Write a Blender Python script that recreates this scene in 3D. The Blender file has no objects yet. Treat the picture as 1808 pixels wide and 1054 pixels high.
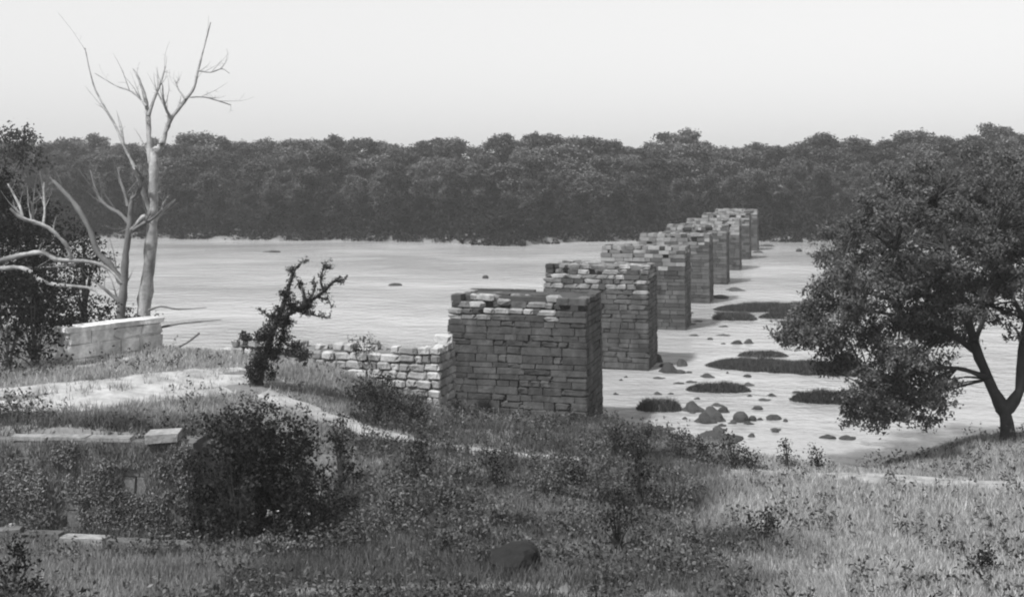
import bpy, bmesh, math, random
import numpy as np
from mathutils import Vector, Matrix

random.seed(11)
rng = np.random.default_rng(11)
sc = bpy.context.scene
R = math.radians

# ------------------------------------------------------------------ camera
F, H, HY, CX = 2180.0, 12.0, 305.0, 904.0       # focal length in photo pixels, eye height, horizon row
cam_d = bpy.data.cameras.new('camera')
cam = bpy.data.objects.new('camera', cam_d)
sc.collection.objects.link(cam)
cam.location = (0, 0, H)
cam.rotation_euler = (R(90), 0, 0)
cam_d.sensor_width = 36.0
cam_d.lens = F / 1808 * 36
cam_d.shift_y = -222 / 1808                      # rising-front plate camera
cam_d.clip_start = 0.2
cam_d.clip_end = 6000
sc.camera = cam

# ------------------------------------------------------------------ light
SUN = Vector((-0.40, -0.44, 0.80)).normalized()  # towards the sun
world = bpy.data.worlds.new('World')
sc.world = world
world.use_nodes = True
wn, wl = world.node_tree.nodes, world.node_tree.links
wn.clear()
sky = wn.new('ShaderNodeTexSky')
sky.sky_type = 'NISHITA'
sky.sun_disc = False
sky.sun_elevation = math.asin(SUN.z)
sky.sun_rotation = math.atan2(SUN.x, SUN.y) % (2 * math.pi)
sky.air_density = 1.0
sky.dust_density = 1.0
sky.ozone_density = 1.0
bw = wn.new('ShaderNodeSeparateColor')         # the old plate saw blue light only
bg = wn.new('ShaderNodeBackground')
bg.inputs['Strength'].default_value = 0.15
wo = wn.new('ShaderNodeOutputWorld')
pw = wn.new('ShaderNodeMath'); pw.operation = 'POWER'; pw.inputs[1].default_value = 0.5      # and flattened its tones
ml = wn.new('ShaderNodeMath'); ml.operation = 'MULTIPLY'; ml.inputs[1].default_value = 1.24
wl.new(sky.outputs[0], bw.inputs[0]); wl.new(bw.outputs[2], pw.inputs[0]); wl.new(pw.outputs[0], ml.inputs[0]); wl.new(ml.outputs[0], bg.inputs['Color']); wl.new(bg.outputs[0], wo.inputs[0])
sun_d = bpy.data.lights.new('sun', 'SUN')
sun_d.energy = 3.0
sun_d.angle = R(4.0)
sun = bpy.data.objects.new('sun', sun_d)
sc.collection.objects.link(sun)
sun.location = SUN * 300
sun.rotation_euler = SUN.to_track_quat('Z', 'Y').to_euler()

sc.view_settings.view_transform = 'Standard'
sc.view_settings.look = 'None'
sc.view_settings.gamma = 1.0
sc.view_settings.exposure = 1.0
sc.cycles.use_denoising = True
sc.cycles.pixel_filter_type = 'BLACKMAN_HARRIS'
sc.cycles.filter_width = 2.1                     # soft old lens
sc.cycles.max_bounces = 6
sc.cycles.transparent_max_bounces = 4

# ------------------------------------------------------------------ helpers
def X(px, Y): return (px - CX) / F * Y
def at(px, py, Z):
    Y = F * (H - Z) / (py - HY)
    return Vector((X(px, Y), Y, Z))
def on(px, py, Y):                                # point seen at px,py at depth Y
    return Vector((X(px, Y), Y, H - (py - HY) * Y / F))

def link(o, parent=None):
    sc.collection.objects.link(o)
    if parent is not None: o.parent = parent
    return o
def tag(o, label, cat, group=None):
    o['label'] = label; o['category'] = cat
    if group: o['group'] = group
    return o
def thing(name, loc, label, cat, group=None, rz=0.0):
    o = bpy.data.objects.new(name, None)
    o.empty_display_size = 0.3
    o.location = loc; o.rotation_euler = (0, 0, rz)
    link(o)
    return tag(o, label, cat, group)
def obj(name, me, parent=None, loc=None):
    o = bpy.data.objects.new(name, me)
    if loc is not None: o.location = loc
    return link(o, parent)

def mesh_np(name, V, Fc, m=None, smooth=False, attr=None):
    """V (n,3), Fc (k,s) uniform faces"""
    V = np.asarray(V, dtype=np.float32); Fc = np.asarray(Fc, dtype=np.int32)
    me = bpy.data.meshes.new(name)
    k, s = Fc.shape
    me.vertices.add(len(V)); me.vertices.foreach_set('co', V.ravel())
    me.loops.add(k * s); me.loops.foreach_set('vertex_index', Fc.ravel())
    me.polygons.add(k)
    me.polygons.foreach_set('loop_start', np.arange(0, k * s, s, dtype=np.int32))
    me.polygons.foreach_set('loop_total', np.full(k, s, dtype=np.int32))
    me.polygons.foreach_set('use_smooth', np.full(k, smooth, dtype=bool))
    if attr:
        for an, av in attr.items():
            a = me.attributes.new(an, 'FLOAT', 'POINT')
            a.data.foreach_set('value', np.asarray(av, dtype=np.float32))
    me.update(calc_edges=True); me.validate()
    if m: me.materials.append(m)
    return me

# ---- value noise
_perm = rng.random((64, 64))
def vnoise(x, y, s=1.0, off=0):
    x = np.asarray(x, float) / s + 17.3 + off; y = np.asarray(y, float) / s + 5.7 + off * 1.7
    xi = np.floor(x).astype(int); yi = np.floor(y).astype(int)
    fx = x - xi; fy = y - yi
    fx = fx * fx * (3 - 2 * fx); fy = fy * fy * (3 - 2 * fy)
    g = lambda a, b: _perm[a % 64, b % 64]
    return (g(xi, yi) * (1 - fx) + g(xi + 1, yi) * fx) * (1 - fy) + (g(xi, yi + 1) * (1 - fx) + g(xi + 1, yi + 1) * fx) * fy
def fbm(x, y, s=1.0, n=3, off=0):
    t = 0; a = 0.5; w = 0
    for k in range(n):
        t = t + a * vnoise(x, y, s / 2 ** k, off + 3.1 * k); w += a; a *= 0.5
    return t / w
def sst(a, b, v):
    t = np.clip((v - a) / (b - a), 0, 1)
    return t * t * (3 - 2 * t)

# ------------------------------------------------------------------ materials (all neutral greys: a monochrome plate)
def grey_mat(name, base, var=0.3, scale=2.0, rough=0.9, bump=0.0, bscale=20.0, orand=0.0, attr=None, spec=0.25, fine=0.0, fscale=40.0, streak=None):
    m = bpy.data.materials.new(name); m.use_nodes = True
    n, l = m.node_tree.nodes, m.node_tree.links
    b = n['Principled BSDF']
    b.inputs['Roughness'].default_value = rough
    b.inputs['Specular IOR Level'].default_value = spec
    tc = n.new('ShaderNodeNewGeometry')
    def mth(op, a, c):
        q = n.new('ShaderNodeMath'); q.operation = op
        for i, v in enumerate((a, c)):
            if isinstance(v, (int, float)): q.inputs[i].default_value = v
            else: l.new(v, q.inputs[i])
        return q.outputs[0]
    def noise(sc_, det=4.0):
        t = n.new('ShaderNodeTexNoise'); t.inputs['Scale'].default_value = sc_
        t.inputs['Detail'].default_value = det; t.inputs['Roughness'].default_value = 0.62
        l.new(tc.outputs['Position'], t.inputs['Vector'])
        return t.outputs['Fac']
    v = mth('ADD', 1.0, mth('MULTIPLY', mth('SUBTRACT', noise(scale), 0.5), 3.0 * var))
    if streak:                                   # rain stains running down the face
        mp = n.new('ShaderNodeMapping'); mp.inputs['Scale'].default_value = (1.0, 1.0, 0.18)
        l.new(tc.outputs['Position'], mp.inputs[0])
        st = n.new('ShaderNodeTexNoise'); st.inputs['Scale'].default_value = 1.7; st.inputs['Detail'].default_value = 5.0
        l.new(mp.outputs[0], st.inputs['Vector'])
        v = mth('MULTIPLY', v, mth('ADD', 1.0, mth('MULTIPLY', mth('SUBTRACT', st.outputs['Fac'], 0.5), 3.0 * streak)))
    if fine: v = mth('MULTIPLY', v, mth('ADD', 1.0, mth('MULTIPLY', mth('SUBTRACT', noise(fscale), 0.5), 3.0 * fine)))
    if orand:
        oi = n.new('ShaderNodeObjectInfo')
        v = mth('MULTIPLY', v, mth('ADD', 1.0 - orand, mth('MULTIPLY', oi.outputs['Random'], 2 * orand)))
    if attr:
        at_ = n.new('ShaderNodeAttribute'); at_.attribute_name = attr
        v = mth('MULTIPLY', v, at_.outputs['Fac'])
    v = mth('MAXIMUM', mth('MULTIPLY', v, base), 0.012)
    cr = n.new('ShaderNodeCombineColor')
    for i in range(3): l.new(v, cr.inputs[i])
    l.new(cr.outputs[0], b.inputs['Base Color'])
    if bump:
        bp = n.new('ShaderNodeBump'); bp.inputs['Strength'].default_value = bump; bp.inputs['Distance'].default_value = 0.05
        l.new(noise(bscale, 6.0), bp.inputs['Height']); l.new(bp.outputs[0], b.inputs['Normal'])
    return m

def leaf_mat(name, base, trans=0.25, orand=0.25):
    m = bpy.data.materials.new(name); m.use_nodes = True
    n, l = m.node_tree.nodes, m.node_tree.links
    n.clear()
    a = n.new('ShaderNodeAttribute'); a.attribute_name = 'v'
    oi = n.new('ShaderNodeObjectInfo')
    q = n.new('ShaderNodeMath'); q.operation = 'MULTIPLY'; q.inputs[1].default_value = base
    l.new(a.outputs['Fac'], q.inputs[0])
    q1 = n.new('ShaderNodeMath'); q1.operation = 'MULTIPLY_ADD'; q1.inputs[1].default_value = 2 * orand; q1.inputs[2].default_value = 1 - orand
    l.new(oi.outputs['Random'], q1.inputs[0])
    q2 = n.new('ShaderNodeMath'); q2.operation = 'MULTIPLY'
    l.new(q.outputs[0], q2.inputs[0]); l.new(q1.outputs[0], q2.inputs[1])
    c = n.new('ShaderNodeCombineColor')
    for i in range(3): l.new(q2.outputs[0], c.inputs[i])
    d = n.new('ShaderNodeBsdfDiffuse'); t = n.new('ShaderNodeBsdfTranslucent')
    l.new(c.outputs[0], d.inputs[0]); l.new(c.outputs[0], t.inputs[0])
    mx = n.new('ShaderNodeMixShader'); mx.inputs[0].default_value = trans
    l.new(d.outputs[0], mx.inputs[1]); l.new(t.outputs[0], mx.inputs[2])
    o = n.new('ShaderNodeOutputMaterial'); l.new(mx.outputs[0], o.inputs[0])
    return m

M = {}
M['ground'] = grey_mat('ground_soil', 0.15, 0.35, 0.5, 0.95, 0.6, 8.0, fine=0.35, fscale=6.0)
M['path2'] = grey_mat('worn_pale_turf', 0.27, 0.7, 1.1, 0.95, 0.5, 12.0, fine=0.4, fscale=4.0)
M['path'] = grey_mat('pale_path_dirt', 0.31, 0.6, 0.9, 0.95, 0.5, 12.0, fine=0.25, fscale=5.0)
M['stone'] = grey_mat('dark_pier_stone', 0.058, 0.5, 0.8, 0.9, 1.0, 9.0, orand=0.26, fine=0.5, fscale=3.5, streak=0.45)
M['stone_v'] = grey_mat('dark_pier_stone_far', 0.056, 0.4, 0.5, 0.9, 0.6, 10.0, attr='v', streak=0.45)
M['pale'] = grey_mat('lime_stained_stone', 0.19, 0.7, 1.6, 0.9, 0.8, 14.0, orand=0.45, fine=0.3, fscale=9.0)
M['pale_v'] = grey_mat('lime_stained_stone_far', 0.17, 0.5, 1.2, 0.9, 0.6, 10.0, attr='v')
M['core'] = grey_mat('weathered_mortar', 0.05, 0.4, 2.0, 0.95, 0.6, 16.0)
M['rubble'] = grey_mat('light_rubble_stone', 0.27, 0.5, 1.2, 0.9, 0.8, 12.0, orand=0.45, fine=0.3, fscale=8.0)
M['rubble_core'] = grey_mat('rubble_mortar', 0.14, 0.4, 2.0, 0.95, 0.6, 16.0)
M['parapet'] = grey_mat('pale_parapet_stone', 0.58, 0.6, 1.1, 0.9, 0.9, 8.0, orand=0.18, fine=0.4, fscale=5.0, streak=0.5)
M['lockstone'] = grey_mat('mossy_wall_stone', 0.11, 0.55, 0.7, 0.95, 0.8, 7.0, orand=0.10, fine=0.35, fscale=7.0)
M['coping'] = grey_mat('worn_coping_stone', 0.21, 0.6, 1.3, 0.9, 0.9, 8.0, orand=0.25, fine=0.45, fscale=6.0)
M['rock'] = grey_mat('river_rock', 0.042, 0.4, 1.2, 0.85, 0.8, 6.0, orand=0.3)
M['boulder'] = grey_mat('dark_boulder', 0.014, 0.4, 1.2, 0.9, 0.8, 6.0)
M['palerock'] = grey_mat('pale_field_stone', 0.5, 0.3, 2.0, 0.9, 0.6, 10.0)
M['mud'] = grey_mat('islet_mud', 0.07, 0.3, 1.5, 0.9, 0.6, 6.0)
M['bark'] = grey_mat('dark_bark', 0.045, 0.4, 3.0, 0.95, 0.8, 20.0)
M['deadbark'] = grey_mat('bleached_dead_wood', 0.26, 0.85, 0.9, 0.9, 0.9, 14.0, fine=0.5, fscale=4.0)
M['greybark'] = grey_mat('grey_dead_wood', 0.12, 0.5, 1.2, 0.9, 0.6, 14.0)
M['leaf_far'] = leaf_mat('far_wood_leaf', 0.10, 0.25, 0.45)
M['leaf_fardark'] = leaf_mat('far_leaf_painted_shade', 0.03, 0.25, 0.45)  # shade low in the far wood, put into a darker leaf colour
M['leaf_tree'] = leaf_mat('broad_tree_leaf', 0.12, 0.45, 0.02)
M['leaf_dark'] = leaf_mat('dark_shrub_leaf', 0.022)
M['leaf_mid'] = leaf_mat('weed_leaf', 0.115)
M['leaf_cedar'] = leaf_mat('cedar_needle', 0.04)
M['grass'] = leaf_mat('meadow_grass', 0.31, 0.3)
M['reed'] = leaf_mat('islet_grass', 0.06, 0.2)

# water
def water_mat():
    m = bpy.data.materials.new('river_water'); m.use_nodes = True
    n, l = m.node_tree.nodes, m.node_tree.links
    b = n['Principled BSDF']
    b.inputs['Base Color'].default_value = (0.30, 0.30, 0.30, 1)
    b.inputs['Roughness'].default_value = 0.16
    b.inputs['IOR'].default_value = 1.33
    tc = n.new('ShaderNodeTexCoord')
    mp = n.new('ShaderNodeMapping'); mp.inputs['Scale'].default_value = (0.75, 0.9, 1.0)
    l.new(tc.outputs['Object'], mp.inputs[0])
    t1 = n.new('ShaderNodeTexNoise'); t1.inputs['Scale'].default_value = 0.9; t1.inputs['Detail'].default_value = 5
    t2 = n.new('ShaderNodeTexNoise'); t2.inputs['Scale'].default_value = 0.04; t2.inputs['Detail'].default_value = 4
    l.new(mp.outputs[0], t1.inputs[0]); l.new(mp.outputs[0], t2.inputs[0])
    bp = n.new('ShaderNodeBump'); bp.inputs['Strength'].default_value = 0.8; bp.inputs['Distance'].default_value = 0.22
    t3 = n.new('ShaderNodeTexNoise'); t3.inputs['Scale'].default_value = 0.22; t3.inputs['Detail'].default_value = 6; t3.inputs['Roughness'].default_value = 0.7
    l.new(mp.outputs[0], t3.inputs[0])
    t4 = n.new('ShaderNodeTexNoise'); t4.inputs['Scale'].default_value = 0.05; t4.inputs['Detail'].default_value = 3
    l.new(mp.outputs[0], t4.inputs[0])
    r4 = n.new('ShaderNodeMapRange'); r4.inputs[1].default_value = 0.35; r4.inputs[2].default_value = 0.65; r4.inputs[3].default_value = 0.35; r4.inputs[4].default_value = 1.5
    l.new(t4.outputs[0], r4.inputs[0])
    m1 = n.new('ShaderNodeMath'); m1.operation = 'MULTIPLY_ADD'; m1.inputs[1].default_value = 2.0
    l.new(t3.outputs[0], m1.inputs[0]); l.new(t1.outputs[0], m1.inputs[2])
    m2 = n.new('ShaderNodeMath'); m2.operation = 'MULTIPLY'
    l.new(m1.outputs[0], m2.inputs[0]); l.new(r4.outputs[0], m2.inputs[1])
    l.new(m2.outputs[0], bp.inputs['Height']); l.new(bp.outputs[0], b.inputs['Normal'])
    # silty shallows and riffles: the bed shows paler or darker in broad streaks
    cr = n.new('ShaderNodeValToRGB')
    cr.color_ramp.elements[0].position = 0.3; cr.color_ramp.elements[0].color = (0.25, 0.25, 0.25, 1)
    cr.color_ramp.elements[1].position = 0.7; cr.color_ramp.elements[1].color = (0.43, 0.43, 0.43, 1)
    l.new(t2.outputs[0], cr.inputs[0]); l.new(cr.outputs[0], b.inputs['Base Color'])
    return m
M['water'] = water_mat()

# ------------------------------------------------------------------ ground height field
def tps(pts):
    P = np.array([(p[0], p[1]) for p in pts], float); z = np.array([p[2] for p in pts], float)
    n = len(P)
    d = np.hypot(P[:, None, 0] - P[None, :, 0], P[:, None, 1] - P[None, :, 1])
    K = np.where(d > 0, d * d * np.log(np.maximum(d, 1e-9)), 0) + np.eye(n) * 2.0
    A = np.zeros((n + 3, n + 3)); A[:n, :n] = K; A[:n, n] = 1; A[:n, n + 1:] = P
    A[n, :n] = 1; A[n + 1:, :n] = P.T
    s = np.linalg.solve(A, np.concatenate([z, np.zeros(3)]))
    def f(x, y):
        out = s[n] + s[n + 1] * x + s[n + 2] * y
        for i in range(n):
            q = (x - P[i, 0]) ** 2 + (y - P[i, 1]) ** 2
            out = out + s[i] * 0.5 * q * np.log(np.maximum(q, 1e-9))
        return out
    return f
SH = [  # shared control points (photo column, row, height)
    (700, 720, 2.5), (775, 728, 1.7), (850, 742, 1.0), (1062, 752, 0.6), (600, 745, 3.0), (760, 785, 2.2), (1040, 815, 1.4),
    (1300, 830, 1.3), (1550, 842, 1.5), (1808, 862, 1.8), (1200, 780, 0.6), (1250, 795, 0.6), (1400, 812, 0.6), (1530, 824, 0.7),
    (1620, 788, 1.2), (1780, 775, 1.5), (1950, 775, 1.6), (1000, 900, 1.3), (1150, 850, 1.2), (1300, 900, 1.3)]
UP = [(0, 690, 4.5), (0, 730, 4.3), (200, 690, 4.5), (200, 640, 4.55), (420, 650, 4.35), (310, 622, 4.5), (100, 650, 4.5),
      (470, 700, 4.0), (560, 655, 3.8), (640, 672, 3.2), (430, 620, 4.4), (-150, 650, 4.6), (-300, 700, 4.6), (50, 760, 4.15), (330, 770, 4.0), (-200, 760, 4.2), (-60, 600, 4.4),
      (460, 740, 3.7)]
LO = [(20, 948, 1.5), (330, 972, 1.3), (-200, 945, 1.8), (200, 1000, 1.6), (0, 1054, 2.4), (600, 1040, 1.8), (900, 1040, 1.7),
      (1300, 1050, 2.0), (1700, 1050, 2.8), (1500, 950, 1.6), (1808, 950, 2.1), (1300, 950, 1.3), (700, 850, 2.2), (700, 950, 1.5), (560, 900, 1.6),
      (2000, 900, 2.4)]
w3 = lambda L: [tuple(at(*p)) for p in L]
NEAR = [(x, y, z) for y, z in ((0, 10.3), (5, 8.9), (10, 6.6), (15, 4.9), (20, 3.4)) for x in (-40, -15, 0, 15, 40)]
fU = tps(w3(SH + UP) + [(-40, 50, 4.6), (-40, 65, 4.5), (-25, 57, 4.4), (45, 50, 2.0), (45, 35, 3.0), (-40, 38, 4.3)])
fL = tps(w3(SH + LO) + NEAR + [(-40, 34, 2.0), (-25, 34, 1.9), (45, 50, 2.0), (45, 35, 3.0), (-10, 40, 1.6), (-6, 42, 2.4)])
WALL_A, WALL_B = Vector((-24.0, 37.9, 0)), Vector((-9.55, 36.7, 0))     # line of the left retaining wall
def yb(x):
    t = (x - WALL_A.x) / (WALL_B.x - WALL_A.x)
    base = WALL_A.y + (WALL_B.y - WALL_A.y) * t
    return np.where(x < WALL_B.x, base, WALL_B.y + (x - WALL_B.x) * 1.5)
SHORE = np.array([(-400, 150), (-80, 90), (-40, 72), (-26, 64), (-20, 59.5), (-16, 55.5), (-13, 54.0), (-9, 55.5), (-6, 58), (-3, 61), (3, 60.5), (5, 58),
                  (8, 54.5), (11, 51.5), (14.0, 49.6), (16, 50.5), (19, 52.5), (24, 54), (45, 60), (120, 80), (400, 120)], float)
def shore(x): return np.interp(x, SHORE[:, 0], SHORE[:, 1])
FAR = np.array([(-900, 330), (-160, 236), (-62, 223), (-28, 216), (-12, 213), (-6, 203), (0, 201), (5, 206), (12, 214), (30, 216), (52, 213), (70, 204), (110, 190), (300, 170), (900, 170)], float)
def farbank(x): return np.interp(x, FAR[:, 0], FAR[:, 1])
def gz_raw(x, y):
    x = np.asarray(x, float); y = np.asarray(y, float)
    xc = np.clip(x, -42, 46); yc = np.clip(y, -2, 66)
    u = fU(xc, yc); lo = fL(xc, yc)
    wd = np.where(xc < WALL_B.x, 0.45, 0.45 + (xc - WALL_B.x) * 0.8)
    b = yb(xc) + 0.55
    w = sst(b - wd * 0.5, b + wd * 0.5, yc)
    z = lo * (1 - w) + u * w
    z = z + (fbm(x, y, 2.2, 3) - 0.5) * 0.35 + (fbm(x, y, 9.0, 2, 4) - 0.5) * 0.25
    d = y - shore(x)
    k = sst(-2.6, 1.4, d)
    z = z * (1 - k) - 1.6 * k
    df = y - farbank(x)
    q = sst(-2, 3, df)
    zf = 0.9 + np.clip(df, 0, 400) * 0.018 + (fbm(x, y, 60, 2) - 0.5) * 4 * sst(10, 120, df)
    return z * (1 - q) + zf * q
def axis_pts(segs):
    out = []
    for a, b, s in segs: out += list(np.arange(a, b, s))
    return np.array(out + [segs[-1][1]])
gx = axis_pts([(-1500, -300, 150), (-300, -60, 12), (-60, -27, 1.5), (-27, 27, 0.36), (27, 60, 1.5), (60, 300, 12), (300, 1500, 150)])
gy = axis_pts([(-400, -20, 40), (-20, 22, 1.5), (22, 62, 0.36), (62, 80, 1.5), (80, 195, 8), (195, 240, 2.5), (240, 400, 12), (400, 2000, 150)])
GX, GY = np.meshgrid(gx, gy)
GZ = gz_raw(GX, GY)
def gz(x, y):                                    # height of the ground mesh itself (bilinear)
    x = np.atleast_1d(np.asarray(x, float)); y = np.atleast_1d(np.asarray(y, float))
    i = np.clip(np.searchsorted(gx, x) - 1, 0, len(gx) - 2); j = np.clip(np.searchsorted(gy, y) - 1, 0, len(gy) - 2)
    fx = (x - gx[i]) / (gx[i + 1] - gx[i]); fy = (y - gy[j]) / (gy[j + 1] - gy[j])
    return (GZ[j, i] * (1 - fx) + GZ[j, i + 1] * fx) * (1 - fy) + (GZ[j + 1, i] * (1 - fx) + GZ[j + 1, i + 1] * fx) * fy
def g1(x, y): return float(gz(x, y)[0])
def grid_faces(nx, ny):
    a = (np.arange(ny - 1)[:, None] * nx + np.arange(nx - 1)[None, :]).ravel()
    return np.stack([a, a + 1, a + nx + 1, a + nx], 1)
me = mesh_np('ground', np.stack([GX.ravel(), GY.ravel(), GZ.ravel()], 1), grid_faces(len(gx), len(gy)), M['ground'], True)
o = obj('ground', me); o['kind'] = 'structure'

wx = axis_pts([(-1500, 1500, 300)]); wy = axis_pts([(30, 450, 60)])
WX, WY = np.meshgrid(wx, wy)
o = obj('river', mesh_np('river', np.stack([WX.ravel(), WY.ravel(), np.zeros(WX.size)], 1), grid_faces(len(wx), len(wy)), M['water'], True))
o['kind'] = 'structure'

# ground point seen at a photo pixel (march along the ray)
def hit(px, py):
    ys = np.linspace(22, 70, 1500)
    zs = H - (py - HY) * ys / F
    g = gz(X(px, 1.0) * ys, ys)
    k = np.argmax(g >= zs) if (g >= zs).any() else len(ys) - 1
    Y = ys[k]
    return Vector((X(px, Y), Y, float(g[k])))

def draped(name, pts, hw, m, lift=0.035, n_across=13):
    """a strip lying on the ground; pts are world xy, hw half widths"""
    P = np.array([(p[0], p[1]) for p in pts], float); hw = np.asarray(hw, float)
    t = np.arange(len(P)); tt = np.linspace(0, len(P) - 1, int(np.hypot(*np.diff(P, axis=0).T).sum() / 0.3) + 2)
    cx = np.interp(tt, t, P[:, 0]); cy = np.interp(tt, t, P[:, 1]); w = np.interp(tt, t, hw)
    k = np.ones(9) / 9
    pad = lambda a: np.convolve(np.pad(a, 4, mode='edge'), k, 'valid')
    cx, cy = pad(cx), pad(cy)
    dx, dy = np.gradient(cx), np.gradient(cy); L = np.hypot(dx, dy); nx, ny = -dy / L, dx / L
    s = np.linspace(-1, 1, n_across)
    wl_ = w * (0.55 + 0.9 * fbm(cx, cy, 0.8, 3, 2)); wr_ = w * (0.55 + 0.9 * fbm(cx, cy, 0.8, 3, 9))
    W = np.where(s[None, :] < 0, wl_[:, None], wr_[:, None])
    Xs = cx[:, None] + nx[:, None] * s * W; Ys = cy[:, None] + ny[:, None] * s * W
    Zs = gz(Xs.ravel(), Ys.ravel()).reshape(Xs.shape) + lift - 0.05 * np.abs(s[None, :]) ** 3
    o = obj(name, mesh_np(name, np.stack([Xs.ravel(), Ys.ravel(), Zs.ravel()], 1), grid_faces(n_across, len(cx)), m, True))
    o['kind'] = 'structure'
    return o
path_pts = [hit(*p) for p in ((455, 690), (520, 715), (600, 745), (700, 772), (830, 793), (940, 805), (1040, 816))]
draped('path', path_pts, [0.9, 1.1, 0.8, 0.45, 0.4, 0.35, 0.2], M['path'])
path2 = [hit(*p) for p in ((1275, 832), (1360, 834), (1460, 838), (1560, 842), (1660, 848), (1760, 855), (1850, 862), (1960, 870))]
draped('path', path2, [0.5, 0.9, 1.2, 1.3, 1.3, 1.2, 1.0, 0.9], M['path2'])
near_p = [hit(*p) for p in ((420, 1052), (600, 1046), (800, 1043), (980, 1046), (1180, 1053))]
draped('path', near_p, [0.5, 0.8, 0.8, 0.7, 0.35], grey_mat('trodden_turf', 0.17, 0.25, 1.2, 0.95, 0.5, 10.0, fine=0.2, fscale=6.0))
road_lines = [((-60, 694), (70, 688), (200, 678), (330, 664), (440, 650)), ((-60, 724), (90, 711), (230, 694), (360, 677), (470, 668)),
              ((60, 728), (180, 713), (300, 699), (420, 688)), ((120, 652), (190, 640), (250, 628))]
for L, w_ in zip(road_lines, (0.95, 1.0, 0.5, 0.3)):
    draped('road', [hit(*p) for p in L], [w_ * 0.7, w_, w_, w_ * 0.9, w_ * 0.5][:len(L)], M['path'])

# ------------------------------------------------------------------ foliage tools
def leaves_np(C, size, vmean=1.0, vvar=0.35, up=0.4, aspect=0.6):
    """diamond leaves: C (n,3) centres, size (n,)"""
    n = len(C)
    d = rng.normal(size=(n, 3)); d /= np.linalg.norm(d, axis=1)[:, None]
    nrm = rng.normal(size=(n, 3)) * (1 - up); nrm[:, 2] += up * 1.5
    s = np.cross(d, nrm); s /= np.maximum(np.linalg.norm(s, axis=1)[:, None], 1e-6)
    size = np.broadcast_to(size, (n,))[:, None] * rng.uniform(0.7, 1.3, (n, 1))
    d = d * size * 0.5; s = s * size * 0.5 * aspect
    V = np.stack([C - d, C + s, C + d, C - s], 1).reshape(-1, 3)
    Fc = np.arange(4 * n).reshape(n, 4)
    v = np.clip(rng.normal(vmean, vvar * vmean, n), 0.25 * vmean, 2.2 * vmean)
    return V, Fc, np.repeat(v, 4)
def spray_points(clumps, n_spray, n_leaf, spread, shell=0.55, squash=0.7):
    out = []
    for (c, r) in clumps:
        r = np.array(r if hasattr(r, '__len__') else (r, r, r * 0.8), float)
        k = max(3, int(n_spray * (r[0] * r[1] * r[2]) ** (2 / 3) + 0.5))
        d = rng.normal(size=(k, 3)); d /= np.linalg.norm(d, axis=1)[:, None]
        rad = rng.uniform(shell, 1.08, (k, 1)) ** 0.8
        p = np.array(c) + d * r * rad
        dirs = d + rng.normal(size=(k, 3)) * 0.5; dirs /= np.linalg.norm(dirs, axis=1)[:, None]
        t = rng.uniform(-1, 1, (k, n_leaf, 1)) * spread
        q = p[:, None, :] + dirs[:, None, :] * t + rng.normal(size=(k, n_leaf, 3)) * spread * np.array([0.42, 0.42, 0.42 * squash])
        out.append(q.reshape(-1, 3))
    return np.concatenate(out)
def foliage_mesh(name, pts, size, m, vmean=1.0, vvar=0.35, up=0.4, aspect=0.6):
    V, Fc, v = leaves_np(pts, size, vmean, vvar, up, aspect)
    return mesh_np(name, V, Fc, m, False, {'v': v})

def blades(P, h, w, lean=0.35, vmean=1.0, vvar=0.3):
    n = len(P)
    a = rng.uniform(0, 2 * math.pi, n); h = h * rng.uniform(0.55, 1.25, n)
    d = np.stack([np.cos(a), np.sin(a), np.zeros(n)], 1); b = rng.uniform(0, 2 * math.pi, n)
    ln = np.stack([np.cos(b), np.sin(b), np.zeros(n)], 1) * (h * rng.uniform(0, lean, n))[:, None]
    w = (w * rng.uniform(0.7, 1.3, n))[:, None]
    tip = P + ln + np.array([0, 0, 1]) * h[:, None]
    V = np.stack([P - d * w, P + d * w, tip], 1).reshape(-1, 3)
    v = np.clip(rng.normal(1, vvar, n), 0.3, 2) * vmean
    return V, np.arange(3 * n).reshape(n, 3), np.repeat(v, 3)
class Tubes:
    def __init__(s): s.V = []; s.F = []
    def add(s, pts, radii, n=7, smooth=3):
        pts = [Vector(p) for p in pts]; radii = list(radii)
        if smooth > 1 and len(pts) > 2:
            P, Rr = [], []
            for i in range(len(pts) - 1):
                p0 = pts[max(i - 1, 0)]; p1 = pts[i]; p2 = pts[i + 1]; p3 = pts[min(i + 2, len(pts) - 1)]
                for k in range(smooth):
                    t = k / smooth
                    P.append(0.5 * ((2 * p1) + (p2 - p0) * t + (2 * p0 - 5 * p1 + 4 * p2 - p3) * t * t + (3 * p1 - p0 - 3 * p2 + p3) * t ** 3))
                    Rr.append(radii[i] * (1 - t) + radii[i + 1] * t)
            P.append(pts[-1]); Rr.append(radii[-1]); pts, radii = P, Rr
        b = len(s.V); ref = Vector((0.31, 0.2, 0.93))
        for i, p in enumerate(pts):
            d = (pts[min(i + 1, len(pts) - 1)] - pts[max(i - 1, 0)]).normalized()
            a = d.cross(ref)
            if a.length < 0.1: a = d.cross(Vector((1, 0, 0)))
            a.normalize(); c = d.cross(a)
            for k in range(n):
                q = 2 * math.pi * k / n
                rr = radii[i] * (1 + 0.12 * math.sin(3.7 * i + 2.1 * k) + 0.10 * math.sin(1.3 * i + 0.7))
                s.V.append(p + (a * math.cos(q) + c * math.sin(q)) * rr)
        for i in range(len(pts) - 1):
            for k in range(n):
                s.F.append((b + i * n + k, b + i * n + (k + 1) % n, b + (i + 1) * n + (k + 1) % n, b + (i + 1) * n + k))
    def mesh(s, name, m): return mesh_np(name, [tuple(v) for v in s.V], s.F, m, True)

def rel(pts, o): return [Vector(p) - Vector(o) for p in pts]

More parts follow.
